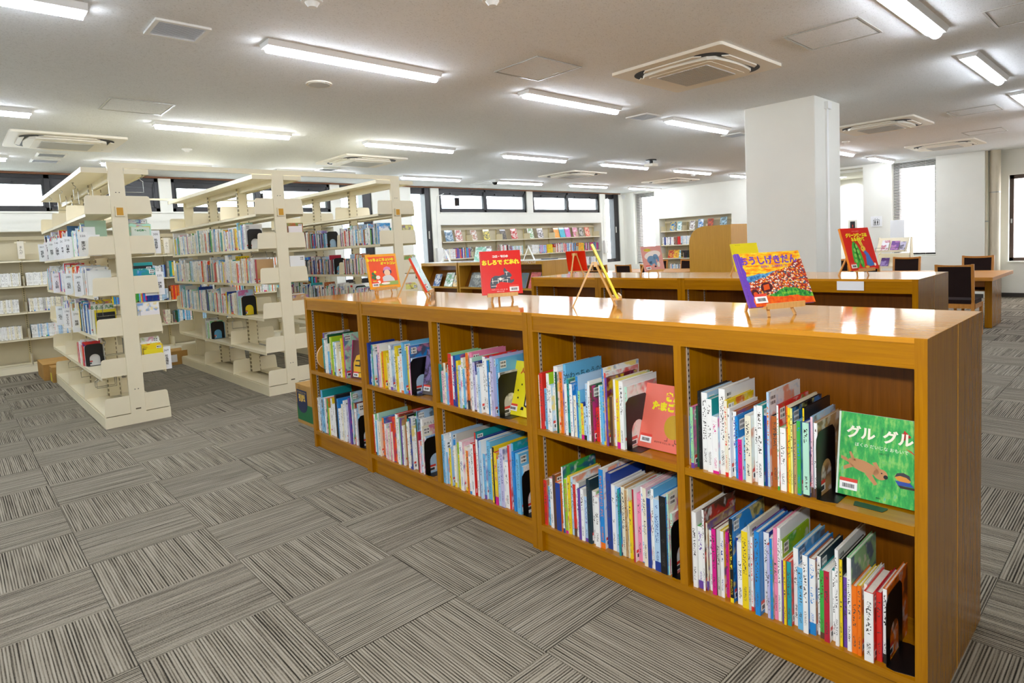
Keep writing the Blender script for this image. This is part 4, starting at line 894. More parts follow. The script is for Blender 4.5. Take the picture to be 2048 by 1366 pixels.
# green cover: grass strokes
def grass(t,b):
    o=t.obj(); s=t.sep(o); n=t.noise(t.map(o,(60,1,22)),1,4,.6)[0]; n2=t.noise(t.map(o,(14,1,30)),1,3)[0]
    c=t.ramp(n,[(.32,lin('#1d8a4a')),(.5,lin('#3fb557')),(.62,lin('#8fd06a')),(.75,lin('#4cb8a0'))])
    t.put(b.inputs['Base Color'],t.mix(t.rng(n2,.4,.7,0,.5),c,lin('#2da84e'))); b.inputs['Coat Weight'].default_value=.4
GRASS=mat('crayon_green_cover',None,.3,fn=grass)
def landscape(t,b):
    o=t.obj(); s=t.sep(o); x,z=s[0],s[2]
    wv=t.noise(t.map(o,(9,1,9)),1,3)[0]; zz=t.m('ADD',z,t.m('ADD',t.m('MULTIPLY',t.m('SUBTRACT',wv,.5),.05),t.m('MULTIPLY',x,-.10)))
    st=t.noise(t.map(o,(25,1,90)),1,3,.6)[0]; sky=t.ramp(st,[(.35,lin('#ee6a12')),(.5,lin('#f7b21c')),(.62,lin('#fadf3c')),(.74,lin('#e8942a'))])
    vr=t.new('ShaderNodeTexVoronoi'); t.put(vr.inputs['Vector'],t.map(o,(150,1,210))); vr.inputs['Scale'].default_value=1
    rf=t.sep(vr.outputs['Color'])[0]
    roofs=t.ramp(rf,[(0,lin('#9c2c20')),(.16,lin('#e2601c')),(.38,lin('#f0d0b8')),(.55,lin('#a82c24')),(.7,lin('#f0a830')),(.82,lin('#3c5a78')),(.92,lin('#e8e4dc'))],'CONSTANT')
    ed=t.m('GREATER_THAN',vr.outputs['Distance'],.74); roofs=t.mix(ed,roofs,lin('#6a3a34'))
    gn=t.noise(t.map(o,(60,1,60)),1,3,.7)[0]; hill=t.ramp(gn,[(.35,lin('#0f4a30')),(.5,lin('#2f9a3e')),(.65,lin('#8cc83c'))])
    path=t.ramp(gn,[(.4,lin('#e2481a')),(.6,lin('#f0741c'))])
    riv=t.ramp(gn,[(.4,lin('#1f5a9c')),(.6,lin('#6ab0d8'))])
    c=t.mix(t.m('LESS_THAN',zz,.128),sky,riv); c=t.mix(t.m('LESS_THAN',t.m('ADD',zz,t.m('MULTIPLY',x,-.22)),.125),c,roofs)
    c=t.mix(t.m('LESS_THAN',t.m('ADD',zz,t.m('MULTIPLY',t.m('ABSOLUTE',t.m('SUBTRACT',x,.03)),.35)),.066),c,hill)
    c=t.mix(t.m('LESS_THAN',t.m('ADD',zz,t.m('MULTIPLY',x,.12)),.030),c,path)
    t.put(b.inputs['Base Color'],c); b.inputs['Coat Weight'].default_value=.4
LAND=mat('painted_landscape_cover',None,.3,fn=landscape)
GT1=flat('#f4f0dc',.5); TANF=flat('#c08a5c',.6); BLU=flat('#2c4aa0',.6)
z1=.567
dbook('picture_book','green forward-facing picture book with running brown dog on the upper shelf',(1.943,.598,z1+.006),-89,.218,.252,.010,10,GRASS,flat('#d8ead8'),
 (('グル',.040,GT1,-.045,.192,.0015,.0),('グル',.040,GT1,.055,.192,.0015,.0),('ぼくの だいじな おもいで',.0125,WINK,.012,.158,.0,0),('刀根さとこ',.006,INK,.02,.142),('講談社',.0045,INK,.01,.012)),
 (('dog',[ell(-.035,.096,.045,.017,18,-.25),ell(.013,.082,.019,.016),[(-.08,.112),(-.098,.118),(-.098,.108),(-.075,.10)],[(-.07,.098),(-.09,.086),(-.088,.076),(-.06,.09)],[(-.012,.078),(.006,.052),(-.002,.046),(-.03,.076)],[(.0,.095),(-.01,.112),(.0,.116),(.012,.096)],[(-.066,.108),(-.076,.132),(-.07,.134),(-.055,.108)]],TANF),('dog_nose',[ell(.027,.077,.006,.006),ell(.016,.086,.002,.002)],INK),
  ('child',[ell(.071,.083,.021,.011,14,-.2)],flat('#d8923c')),('child_hair',[[(.05,.084),(.056,.096),(.072,.1),(.088,.094),(.092,.08),(.08,.088),(.064,.09)]],flat('#3c3a44')),('child_body',[[(.052,.074),(.09,.074),(.1,.064),(.06,.062)]],BLU),('child_legs',[[(.06,.062),(.106,.062),(.108,.056),(.066,.055)]],flat('#3c2c28')),('ribbon',[[(.088,.205),(.07,.222),(.072,.214),(.066,.19),(.062,.19),(.066,.214)],[(.075,.17),(.1,.155),(.107,.15),(.09,.165)]],RINK)),(-.098,.018))
e=bookend(1.925,.60,z1,'dark green book stand foot under the green forward-facing book',a=-PI/2); 
for c in list(e.children):
    if c.name.startswith('upright'): D.objects.remove(c)
    else:
        c.data=c.data.copy(); c.data.materials.clear(); c.data.materials.append(flat('#143626',.4)); c.scale=(.62,.62,1); c.location=(0,-.0,0)
e.name='book_stand'; tag(e,cat='book stand',group='low stands under forward-facing books')
SAL=mat('salmon_cover','#e8705c',.3,coat=.4)
dbook('picture_book','salmon forward-facing picture book with golden egg, partly behind the divider',(1.935,1.344,z1+.003),-89,.222,.252,.012,18,SAL,None,
 (('きん',.036,YINK,.025,.205,.003),('たまごにい',.034,YINK,.02,.165,.003),('あきやま ただし 作・絵',.0085,INK,.01,.03)),(('golden_egg',[ell(.04,.095,.040,.046)],flat('#c09a18',.35)),('egg_legs',[[(.02,.052),(.022,.052),(.020,.042),(.008,.041),(.008,.039),(.022,.040)],[(.052,.05),(.054,.05),(.056,.038),(.066,.037),(.066,.035),(.054,.036)]],INK)),(-.098,.02))
YEL=mat('bright_yellow_cover','#f6e81a',.3,coat=.4)
dbook('picture_book','bright yellow forward-facing picture book with black and white figure, middle bookcase',(1.935,2.125,z1+.003),-87,.20,.262,.010,16,YEL,None,(('人ア',.03,RINK,-.02,.215,.001,.1),),
 (('figure',[[(.0,.05),(.0,.13),(.03,.15),(.07,.14),(.07,.045),(.03,.04)],[(-.02,.03),(.0,.03),(.0,.045),(-.015,.045)],[(.03,.025),(.055,.025),(.05,.04),(.035,.04)]],INK),('figure_belly',[[(.008,.055),(.008,.11),(.05,.115),(.052,.055)],[(.02,.12),(.05,.122),(.05,.138),(.03,.14)]],WINK),('dots',[ell(-.05,.12,.004,.005),ell(-.045,.085,.004,.005),ell(-.03,.15,.004,.005),ell(.02,.185,.004,.005)],INK)),(-.09,.02))
PUR=mat('violet_grey_cover',None,.3,coat=.4,fn=blot('#8272a8','#3c3440',14))
dbook('picture_book','purple picture book leaning behind the divider of the middle bookcase',(1.93,2.84,z1+.002),-80,.20,.255,.010,14,PUR,None,(),(('grey_ground',[[(-.094,.0),(.1,.0),(.1,.06),(.02,.1),(-.094,.05)]],flat('#5c5450')),('white_figure',[ell(.0,.1,.035,.016,14,.6)],WINK)),(-.09,.02))
DRK=mat('dark_red_cover','#5c1420',.3,coat=.4)
dbook('picture_book','dark red picture book with pink title and yellow shape in the narrow bookcase',(1.90,3.63,z1+.002),-80,.20,.25,.012,8,DRK,flat('#d0207c'),(('やき',.04,PINK,.02,.205,.002),),(('yellow_shape',[[(-.07,.02),(-.075,.1),(-.05,.15),(.0,.165),(.06,.15),(.09,.1),(.09,.03),(.0,.01)]],flat('#e8b41c')),('dark_marks',[[(-.06,.08),(-.005,.08),(-.005,.125),(-.055,.12),(-.055,.112),(-.015,.114),(-.015,.09),(-.06,.09)],[(-.03,.035),(.05,.05),(.05,.054),(-.03,.04)],ell(.02,.14,.014,.014)],INK)),(-.07,.012))
# round yellow book at the left end of the narrow bookcase
m=MB(); m.prism(ell(.095,.095,.095,.095,36),'y',-.009,.009)
o=obj('picture_book',m,mat('round_yellow_cover','#e2a836',.4),world=False,label='round yellow picture book at the left end of the narrow oak bookcase',cat='picture book',group='forward-facing picture books'); o.location=(1.858,4.165,z1); 
obj('cover_disc',MB().prism(ell(.095,.095,.055,.06,30),'y',-.0098,-.009),flat('#e4b4a4'),o,world=False); obj('pink_rim',MB().prism(ell(.095,.095,.0955,.0955,36),'y',-.004,.004),flat('#eccab8'),o,world=False)
# ---- easels with displayed books
ez=1.0866
_el={}
def easel(x,y,a,lb,z=ez,tilt=17):
    if tilt not in _el:
        k=math.tan(R(tilt)); c=math.cos(R(tilt)); f=lambda zz: -.0035+k*(zz-.041)+.0085/c   # plane just behind the book
        L=[('front_leg',MB().bar((-.058,f(0),0),(-.016,f(.2),.20),.010,.008)),('front_leg',MB().bar((.058,f(0),0),(.016,f(.2),.20),.010,.008)),('rear_leg',MB().bar((0,f(.205)+.11,0),(0,f(.205)+.009,.205),.010,.008)),('head_block',MB().box(-.024,.024,f(.19)-.004,f(.19)+.012,.183,.205)),('ledge',MB().box(-.082,.082,-.034,f(.035),.030,.0405).box(-.082,.082,-.036,-.029,.030,.050))]
        _el[tilt]=[(n,shared(m,n,PINE)) for n,m in L]
    e=empty('easel',(x,y,z),lb,'easel','small pine display easels',rot=(0,0,R(a)))
    for n,me in _el[tilt]: put(me,n,e,(0,0,0))
    return e
def on_easel(x,y,a,tilt=17): # where a book's lower front edge sits
    return (x+math.sin(R(a))*.022,y-math.cos(R(a))*.022,ez+.041)
RED=mat('red_cover','#e01a10',.3,coat=.4); ORG_=mat('orange_cover','#f05418',.3,coat=.4)
def eb(x,y,a,lb_e,lb,wd,h,t,cov,sp,tx=(),sh=(),stk=None,tilt=17,roll=0):
    easel(x,y,a,lb_e,tilt=tilt); return dbook('picture_book',lb,on_easel(x,y,a),a,wd,h,t,tilt,cov,sp,tx,sh,stk,'picture books on easels',roll)
eb(2.28,3.90,-3,'pine easel holding the orange book at the far end of the foreground top','orange picture book with yellow border and a figure in a pink cap on an easel',.238,.25,.010,mat('amber_border_cover','#f5aa10',.3,coat=.4),None,
 (('おっちょこちょいの',.0235,YINK,-.012,.208,.002),('オットコレ',.0235,YINK,.045,.18,.002)),
 (('orange_field',[[(-.104,.02),(.104,.02),(.104,.232),(-.104,.232)]],ORG_),('green_table',[[(-.095,.022),(.104,.022),(.104,.052),(.02,.046)]],flat('#98b860')),('hair',[ell(.03,.12,.034,.026)],flat('#3c3458')),('face',[ell(.028,.112,.024,.024)],flat('#f2d4b4')),('shirt',[[(-.012,.05),(-.014,.08),(.005,.092),(.05,.094),(.075,.07),(.08,.05)]],flat('#d4dce0')),('pink_cap',[[(.0,.128),(.006,.15),(.03,.158),(.055,.15),(.06,.128),(.03,.136)]],flat('#d890c8')),('teapot',[ell(-.048,.082,.016,.014),ell(-.045,.048,.012,.012)],WINK),('plate',[ell(.005,.036,.034,.008)],WINK),('plant_pot',[[(-.088,.04),(-.066,.04),(-.062,.06),(-.092,.06)]],flat('#d8b43c')),('plant',[ell(-.088,.085,.008,.012),ell(-.07,.095,.009,.011),ell(-.083,.11,.009,.011),ell(-.072,.075,.007,.01)],flat('#2c7c4c')),('flower',[ell(-.066,.122,.009,.009)],YINK)),(-.1,.016),12)
eb(2.205,3.26,47,'pine easel seen from the side holding the green and red book','dark green picture book seen edge-on on an easel, red spine',.20,.235,.014,flat('#3c7860',.3),flat('#e0401c',.3),(),(('pale_marks',[[(-.03,.12),(.02,.14),(.02,.17),(-.03,.16)],[(-.02,.02),(.04,.02),(.03,.09),(.0,.09)]],flat('#c4d8cc')),),(-.08,.016),24)
eb(2.175,2.50,-33,'pine easel holding the red book with a grey elephant','red picture book with a grey maze elephant and yellow title on an easel',.222,.236,.010,RED,flat('#d83a30',.3),
 (('おしろで だあれ',.028,YINK,.0,.172,.002),('コロ・モロの',.0145,WINK,.0,.205,.001),('マルティーナ・バウト 作・絵',.0065,WINK,-.015,.026),('石津ちひろ 訳',.0065,WINK,-.01,.016)),
 (('elephant',[[(-.062,.034),(-.036,.034),(-.03,.055),(-.005,.068),(.03,.062),(.052,.058),(.066,.066),(.07,.08),(.05,.075),(.045,.088),(.058,.098),(.05,.112),(.03,.128),(.02,.145),(.012,.13),(.018,.108),(-.01,.1),(-.035,.102),(-.055,.09),(-.064,.06)]],flat('#44505c')),('maze_lines',[[(x_,z_),(x_+w_,z_),(x_+w_,z_+h_),(x_,z_+h_)] for x_,z_,w_,h_ in ((-.058,.045,.03,.0025),(-.05,.058,.0025,.03),(-.045,.072,.03,.0025),(-.02,.06,.0025,.025),(-.02,.085,.035,.0025),(.005,.066,.0025,.02),(.005,.075,.03,.0025),(.03,.062,.0025,.02),(.03,.088,.018,.0025),(.028,.1,.0025,.02),(.02,.118,.02,.0025),(-.055,.07,.012,.0025))]+[ell(-.006,.083,.008,.008)],WINK)),(.04,.014),8)
eb(2.235,1.79,42,'pine easel seen from the side holding the yellow book','bright yellow picture book seen edge-on on an easel',.20,.27,.010,YEL,flat('#f0de1c',.3),tilt=23)
eb(2.17,.975,-25,'pine easel holding the painted landscape book on the nearest bookcase','picture book with painted landscape of red roofs, purple title and spine, on an easel',.285,.205,.012,LAND,flat('#6c44b4',.3),
 (('おうしげきだん',.036,VINK,-.005,.172,.0012),('富安陽子・作 伊藤秀男・絵',.0095,VINK,.01,.148)),(('purple_edge',[[(-.1365,.0),(-.118,.0),(-.122,.02),(-.116,.04),(-.123,.06),(-.117,.085),(-.124,.105),(-.118,.13),(-.125,.15),(-.119,.18),(-.126,.2045),(-.1365,.2045)]],flat('#6c44b4',.3)),('wagon',[ell(-.05,.07,.026,.019,16,.2),ell(-.105,.05,.016,.015)],flat('#4a1c24')),('wagon_orange',[[(-.065,.058),(-.038,.062),(-.037,.082),(-.062,.078)],ell(-.105,.047,.009,.008)],flat('#d8541c'))),(-.115,.012),24)
easel(4.22,3.78,109,'pine easel seen from behind on the second row',tilt=15); dbook('picture_book','red picture book seen through the legs of an easel on the second row',(4.22+math.sin(R(109))*.022,3.78-math.cos(R(109))*.022,ez+.041),109,.19,.19,.010,15,flat('#d8240c',.3),flat('#d8240c',.3),(),(),None,'picture books on easels')
o=[x for x in D.objects if x.get('label','').startswith('red picture book seen through')][0]
eb(4.20,2.93,-9,'pine easel holding the pink book with a blue bear','pink picture book with a blue animal and yellow title bubble on an easel',.225,.205,.010,mat('pink_cover','#e2a49c',.25,coat=.5),None,(('あのときの',.014,INK,-.05,.173),),
 (('title_bubble',[ell(-.05,.173,.04,.012)],flat('#e8d83c')),('pale_cloud',[ell(.0,.13,.095,.035,20,.15)],flat('#efe8e4')),('blue_animal',[ell(-.02,.09,.05,.035),ell(.03,.115,.03,.022),ell(.055,.095,.012,.022),[(-.05,.045),(-.02,.045),(-.02,.08),(-.05,.08)],[(.01,.045),(.035,.045),(.03,.08),(.01,.08)]],flat('#6c96bc')),('small_animal',[ell(.05,.05,.016,.022)],flat('#e0ded8')),('foot',[ell(.012,.035,.012,.007)],INK)),(-.095,.012),12)
easel(4.20,2.12,-14,'pine easel holding the plain yellow book behind the painted book',tilt=14); dbook('picture_book','plain yellow picture book behind the painted landscape book, on the second row',on_easel(4.20,2.12,-14),-14,.27,.20,.010,14,YEL,YEL,(('さかさのこもり',.008,flat('#5c5a1c'),-.07,.188),),(),None,'picture books on easels')
eb(4.22,1.36,-15,'pine easel holding the red green pea book on the second row','red picture book on an easel with green pea pods and a rabbit in blue',.29,.275,.012,RED,flat('#f08c1c',.3),
 (('グリーンピースは',.027,YINK,.0,.225,.002),('おおあわて',.027,YINK,.005,.198,.002),('ひかりのくにお話絵本',.007,flat('#f4c0b0'),.0,.252)),
 (('pea_pod',[ell(-.055,.1,.03,.088,20,-.15),ell(-.022,.095,.026,.085,20,.18)],flat('#3cae38')),('peas',[ell(-.065+.006*k,.06+.035*k,.012,.013) for k in range(3)]+[ell(-.02-.003*k,.05+.035*k,.012,.013) for k in range(4)],flat('#8cd05c')),('pod_line',[[(-.042,.17),(-.039,.17),(-.022,.02),(-.026,.02)]],INK),('rabbit_head',[ell(.035,.135,.022,.02),ell(.012,.178,.007,.032,14,.5),ell(.028,.182,.007,.03,14,.4)],flat('#eec83c')),('rabbit_coat',[[(.03,.03),(.045,.09),(.03,.115),(.05,.125),(.075,.1),(.1,.04),(.115,.025),(.06,.018)]],flat('#4478c8')),('rabbit_feet',[ell(.03,.016,.02,.007)],flat('#eec83c')),('tail',[ell(.112,.028,.01,.01)],WINK),('eye',[ell(.026,.138,.003,.004)],INK)),(-.128,.014),16)
# ================================================================== BOOKS ON THE STEEL SHELVES
rs=random.Random(21)
PAL=['w']*22+['c']*4+['gy']*3+['pb']*3+['lb','b','y','r','t','g','tn','lp','nb','o','mt','k','lv']
PAL3=['k','k','dk','nb','gy','gy','w','w','pb','do','br','b','cr','lv','t','tn']
SH=MB(); SF=[]; SPG=MB()
def stuff_book(x,y,z,t,h,dep,pal,ang=0):
    m=MB(); F=[]; book_faces(m,F,0,0,0,t,h,dep,HEXL[rs.choice(pal)],HEXL[rs.choice(pal)],GYA if pal is WH else rs.choice(ACC),rs.random(),rs)
    c,s=math.cos(ang),math.sin(ang)
    SH.add([(x+px*c-py*s,y+px*s+py*c,z+pz) for px,py,pz in m.v],m.f); SF.extend(F)
def row_books(xc,side,z,ya,yb,tr,label,pal,hr=(.19,.26),first=None):
    """row from the near end (ya) to the far end (yb), spines outwards"""
    y=ya; k=0; xs=xc+side*.238
    while y<yb-.006:
        t=min(rs.uniform(*tr),yb-y); h=rs.uniform(*hr); a,b=rs.choice(pal),rs.choice(pal)
        if rs.random()<.12: h=min(h+.05,.30)
        dep=rs.uniform(.14,.175); xo=xs-side*rs.uniform(0,.012)
        if label:
            lb='%s book, %s from near end, %s'%(CNAME[a],ORD[k],label)
            one_book('library_book',xo,y+t/2,z,t-.0006,h,dep,HEXL[a],HEXL[b],rs.choice(ACC),rs.random(),lb,'book','books, '+label,face=1 if side<0 else -1)
        else: stuff_book(xo,y+t/2,z,t-.0006,h,dep,pal,0 if side<0 else PI)
        y+=t; k+=1
WH=['w','w','w','c','w','w']; GYA=lin('cfcdc4')
T1=(.03,.055); T2=(.024,.05)
lev={1:1.4832,2:1.1352,3:.7852,4:.4402}
row_books(SX[0],-1,lev[1],6.51,7.13,(.018,.035),'third tier of the nearest steel bookshelf',['w','w','pb','lg','b','r','c','gy'])
row_books(SX[0],-1,lev[1],7.28,9.25,T1,None,PAL)
row_books(SX[0],-1,lev[2],6.53,7.2,(.018,.035),'fourth tier of the nearest steel bookshelf',['w','w','w','pb','c','r','gy'])
row_books(SX[0],-1,lev[2],7.28,9.25,T1,None,PAL)
row_books(SX[0],-1,lev[3],6.58,7.15,(.018,.035),'fifth tier of the nearest steel bookshelf',['nb','w','y','b','lb','w','k'],(.2,.27))
row_books(SX[0],-1,lev[3],7.28,8.2,T1,None,PAL)
row_books(SX[0],-1,lev[4],7.15,7.5,(.02,.035),'by the low bookend, nearest steel bookshelf',['w','pb','r','w','gy'],(.19,.23))
for n,z,pal,nm in ((0,lev[1],['gy','mt','mt'],'third'),(1,lev[2],['k','t','w'],'fourth'),(2,lev[3],['w','w','y','gy','g'],'fifth'),(3,lev[4],['y','w','li'],'sixth')):
    row_books(SX[0],1,z,6.235,6.36,(.02,.035),'right side, %s tier of the nearest steel bookshelf'%nm,pal,(.19,.27))
row_books(SX[1],-1,lev[1],8.66,9.3,T1,None,PAL,(.2,.26)); row_books(SX[1],-1,lev[1],6.56,8.65,T1,'third tier of the middle steel bookshelf',PAL,(.2,.26))
row_books(SX[1],-1,lev[2],8.66,9.25,T1,None,PAL,(.2,.26)); row_books(SX[1],-1,lev[2],6.42,8.65,T1,'fourth tier of the middle steel bookshelf',PAL,(.2,.26))
row_books(SX[1],-1,lev[3],8.66,9.2,T1,None,PAL,(.2,.26)); row_books(SX[1],-1,lev[3],6.88,8.65,T1,'fifth tier of the middle steel bookshelf',PAL,(.2,.25))
row_books(SX[1],-1,lev[4],8.02,8.2,(.02,.035),'by the low bookend, middle steel bookshelf',['w','pb','gy','lg'],(.19,.22))
row_books(SX[1],1,lev[1],6.235,6.36,(.02,.03),'right side, third tier of the middle steel bookshelf',['w','r','do','g'],(.2,.25))
row_books(SX[1],1,lev[2],6.235,6.40,(.02,.03),'right side, fourth tier of the middle steel bookshelf',['w','gy','gy'],(.2,.22))
row_books(SX[1],1,lev[3],6.235,6.46,(.02,.03),'right side, fifth tier of the middle steel bookshelf',['w','gy','tn','k'],(.17,.22))
row_books(SX[2],-1,lev[1],6.24,7.18,(.016,.028),None,PAL3+PAL,(.17,.2)); row_books(SX[2],-1,lev[1],7.58,8.9,(.016,.028),None,PAL3,(.17,.2))
row_books(SX[2],-1,lev[2],6.5,7.17,(.016,.028),None,PAL3+PAL,(.17,.2)); row_books(SX[2],-1,lev[2],7.44,9.1,(.016,.028),None,PAL3,(.17,.2))
row_books(SX[2],-1,lev[3],6.5,9.2,(.016,.028),None,PAL3+PAL,(.15,.2))
row_books(SX[2],-1,lev[4],6.4,8.2,(.016,.028),None,PAL3,(.15,.2))
for z,nm in ((lev[1],'third'),(lev[2],'fourth'),(lev[3],'fifth')):
    row_books(SX[2],1,z,6.235,6.31,(.02,.03),'right side, %s tier of the farthest steel bookshelf'%nm,['y','ly','tn'],(.20,.225))
for x,y,z,lb in ((SX[0]-.15,7.12,lev[4],'black bookend low on the nearest steel bookshelf'),(SX[1]-.15,6.53,lev[1],'black bookend on the third tier of the middle steel bookshelf'),(SX[1]-.15,6.86,lev[3],'black bookend with yellow picture in its arch on the middle steel bookshelf'),(SX[1]-.15,8.0,lev[4],'black bookend with blue picture in its arch low on the middle steel bookshelf'),(SX[2]-.15,7.56,lev[1],'black bookend on the third tier of the farthest steel bookshelf'),(SX[2]-.15,7.42,lev[2],'black bookend with blue arch on the fourth tier of the farthest steel bookshelf'),(SX[2]-.15,6.9,lev[3],'black bookend on the fifth tier of the farthest steel bookshelf')):
    bookend(x,y,z,lb)
for x,y,z,a,b,lb in ((SX[0]-.226,7.137,lev[4],'w','w','white book behind the bookend low on the nearest steel bookshelf'),(SX[1]-.226,6.874,lev[3],'y','y','yellow covered book behind the bookend on the middle steel bookshelf'),(SX[1]-.226,8.012,lev[4],'lb','lb','light blue covered book behind the low bookend on the middle steel bookshelf'),(SX[2]-.226,7.434,lev[2],'lb','lb','light blue covered book behind the bookend on the farthest steel bookshelf')):
    one_book('library_book',x,y,z,.010,.19,.16,HEXL['w'],HEXL[b],HEXL[a],.02,lb,'book','books behind bookends')
one_book('library_book',SX[1]-.238,6.33,lev[2],.045,.24,.17,HEXL['cr'],HEXL['tn'],HEXL['tn'],.3,'thick red-spined book standing apart at the near end of the middle steel bookshelf','book','books on the fourth tier of the middle steel bookshelf')
# large items seen above the brackets
def slab(name,x0,x1,y0,y1,z0,h,c,lb,cat,tx=None,sz=.03,tc=None):
    e=empty(name,((x0+x1)/2,(y0+y1)/2,z0),lb,cat,'large books and magazines on the nearest steel bookshelf'); obj('cover',MB().box(x0,x1,y0,y0+.0012,z0,z0+h).box(x0,x1,y1-.0012,y1,z0,z0+h).box(x0,x0+.0015,y0,y1,z0,z0+h),c,e); obj('page_block',MB().box(x0+.002,x1-.003,y0+.0014,y1-.0014,z0+.002,z0+h-.003),PAGES,e)
    if tx: lettering(tx,sz,tc,e,(0,-(y1-y0)/2-.0008,h-.03),(1,0,0),(0,0,1),bold=.001)
    return e
slab('large_book',.915,1.07,6.48,6.489,lev[1],.30,flat('#a8c6b0',.5),'tall pale green board at the near end of the nearest steel bookshelf','book')
slab('magazine',.90,.985,6.47,6.478,lev[1],.245,flat('#f0f2f2',.4),'white paperback with bar codes against the tall pale green board','book')
slab('magazine',.89,1.04,7.30,7.307,lev[1],.30,flat('#2c5c84',.4),'blue magazine rising behind the white subject dividers','magazine')
slab('magazine',.885,1.04,7.80,7.808,lev[1],.28,flat('#e0301c',.4),'red magazine with white masthead behind the white subject dividers','magazine','New',.06,WINK)
slab('magazine',.885,1.04,8.50,8.508,lev[1],.26,flat('#d8dcd8',.4),'pale magazine with black and red masthead at the far end of the third tier','magazine','パソコン',.045,RINK)
slab('magazine',.885,1.03,9.0,9.008,lev[1],.27,flat('#34343e',.4),'dark magazine at the far end of the third tier of the nearest steel bookshelf','magazine')
slab('large_book',.895,1.075,6.50,6.506,lev[2],.215,flat('#eef1f3',.4),'white paperback with bar codes at the near end of the fourth tier','book')
slab('magazine',.91,1.07,6.56,6.565,lev[3],.265,flat('#eef2ea',.4),'magazine with green masthead on the fifth tier of the nearest steel bookshelf','magazine','るるぶ 九州',.034,GINK)
slab('magazine',.93,1.09,6.54,6.545,lev[3],.215,flat('#f0da28',.4),'yellow topped magazine in front of the green masthead one','magazine')
slab('magazine',.94,1.08,6.53,6.536,lev[3],.19,flat('#1c1c1e',.4),'black and white paperback in front of the yellow topped magazine','book')
slab('large_book',.92,1.07,6.70,6.71,lev[3],.285,flat('#26306c',.4),'navy atlas standing behind the green masthead magazine','book')
slab('magazine',1.215,1.365,6.232,6.2345,lev[3],.185,flat('#f2eeee',.4),'white and red magazine at the near right end of the fifth tier','magazine')
slab('magazine',1.215,1.36,6.232,6.2345,lev[4],.19,flat('#f2e028',.4),'yellow and white paperback at the near right end of the sixth tier','book')
slab('large_book',1.205,1.345,6.232,6.2345,lev[1],.225,flat('#dbe6d6',.4),'pale green book with a title at the near right end of the third tier','book','あの世界へ',.018,GINK)
slab('large_book',SX[1]+.08,SX[1]+.225,6.232,6.2345,lev[1],.215,flat('#f4ece8',.4),'white book with a red band at the near right end of the middle steel bookshelf','book')
slab('magazine',SX[1]-.2,SX[1]-.06,7.0,7.012,lev[2],.285,flat('#f0d41c',.4),'yellow magazine rising above the fourth tier of the middle steel bookshelf','magazine','バスのたび',.03,INK)
slab('large_book',SX[1]-.235,SX[1]-.09,8.3,8.31,lev[1],.25,flat('#eef0ec',.4),'white book facing the near end, third tier of the middle steel bookshelf','book')
# ---- subject dividers with black lettering
def divider(x,y,z,num,txt,lb,side=-1):
    e=empty('subject_divider',(x,y,z),lb,'divider','white subject dividers on the nearest steel bookshelf')
    obj('divider_plate',MB().bbox(-.034,.034,-.0015,.0015,0,.205,.001),WHITEM,e,world=False)
    obj('divider_fin',MB().box(.034 if side<0 else -.034,.12 if side<0 else -.12,-.0012,.0012,0,.18),WHITEM,e,world=False)
    if num: lettering(num,.026,flat('#3a3a40'),e,(0,-.002,.170),(1,0,0),(0,0,1))
    if txt: lettering(txt,.029 if len(txt)<4 else .024,flat('#26262a'),e,(0,-.002,.085),(1,0,0),(0,0,1),vert=True,bold=.0006)
DN={}; DY=((6.303,1),(7.201,1),(7.51,1),(7.94,1),(8.38,1),(8.68,1),(9.25,1),(6.767,2),(7.372,2),(8.249,2),(7.128,3),(7.712,3),(8.241,3))
for y,n,t,k in ((6.303,'220','東洋史',1),(7.201,'210','日本史',1),(7.51,'201','歴史',1),(7.94,'140','心理学',1),(8.38,'100','哲学',1),(8.68,'010','図書館 図書',1),(9.25,'007','情報学',1),(6.767,'289','個人伝記',2),(7.372,'280','伝記',2),(8.249,'159','人生訓',2),(7.128,'290','地理',3),(7.712,'190','キリスト教',3),(8.241,'180','仏教',3)):
    divider(.868,y,lev[k]-.01,n,t,'%s white subject divider from the near end, %s tier of the nearest steel bookshelf'%(DN.setdefault(y,ORD[sum(1 for q in DY if q[1]==k and q[0]<y)]),{1:'third',2:'fourth',3:'fifth'}[k]))
for z,n,t,k in ((lev[1],'300','社会科学','third'),(lev[2]-.02,'330','経済','fourth'),(lev[4],'369','社会福祉','sixth')):
    divider(1.392,6.25,z-.01,n,t,'white subject divider at the right side of the %s tier, nearest steel bookshelf'%k,1)
# ---- hanging wire book supports
def wire(x,y,z,s,lb,drop=.12,w=.15):
    e=empty('wire_book_support',(x,y,z),lb,'book support','wire book supports hanging under the steel shelves')
    p=[(0,0,-.004),(0,.0,-.02),(s*.02,0,-.035),(s*.02,0,-.05),(0,0,-.065),(0,0,-drop),(s*w,0,-drop),(s*w,0,-.03),(s*w,.02,-.004)]
    obj('wire_loop',MB().tube(p,.0028,6),WIRE,e,world=False); obj('clip',MB().box(-.008,.008,-.01,.01,-.006,0),WIRE,e,world=False)
tn={5:'second',4:'third',3:'fourth',2:'fifth',1:'sixth',0:'lowest'}
for x,y,z,lb in ((.90,7.62,2.18,'first'),(.90,8.45,2.18,'second'),(.95,7.15,2.18,'third')): wire(x,y,z,1,lb+' white wire book support under the canopy of the nearest steel bookshelf',.16)
for x,y,z,lb in ((.905,6.62,.415,'nearest pair, front wire'),(.905,6.70,.415,'nearest pair, rear wire'),(.90,7.45,.415,'middle wire'),(.90,8.3,.415,'far wire')): wire(x,y,z,1,lb+' hanging over the base of the nearest steel bookshelf')
for x,y,z,lb in ((.95,6.42,.76,'front wire'),(.96,6.50,.76,'rear wire')): wire(x,y,z,1,lb+' hanging before the bookend of the nearest steel bookshelf',.16)
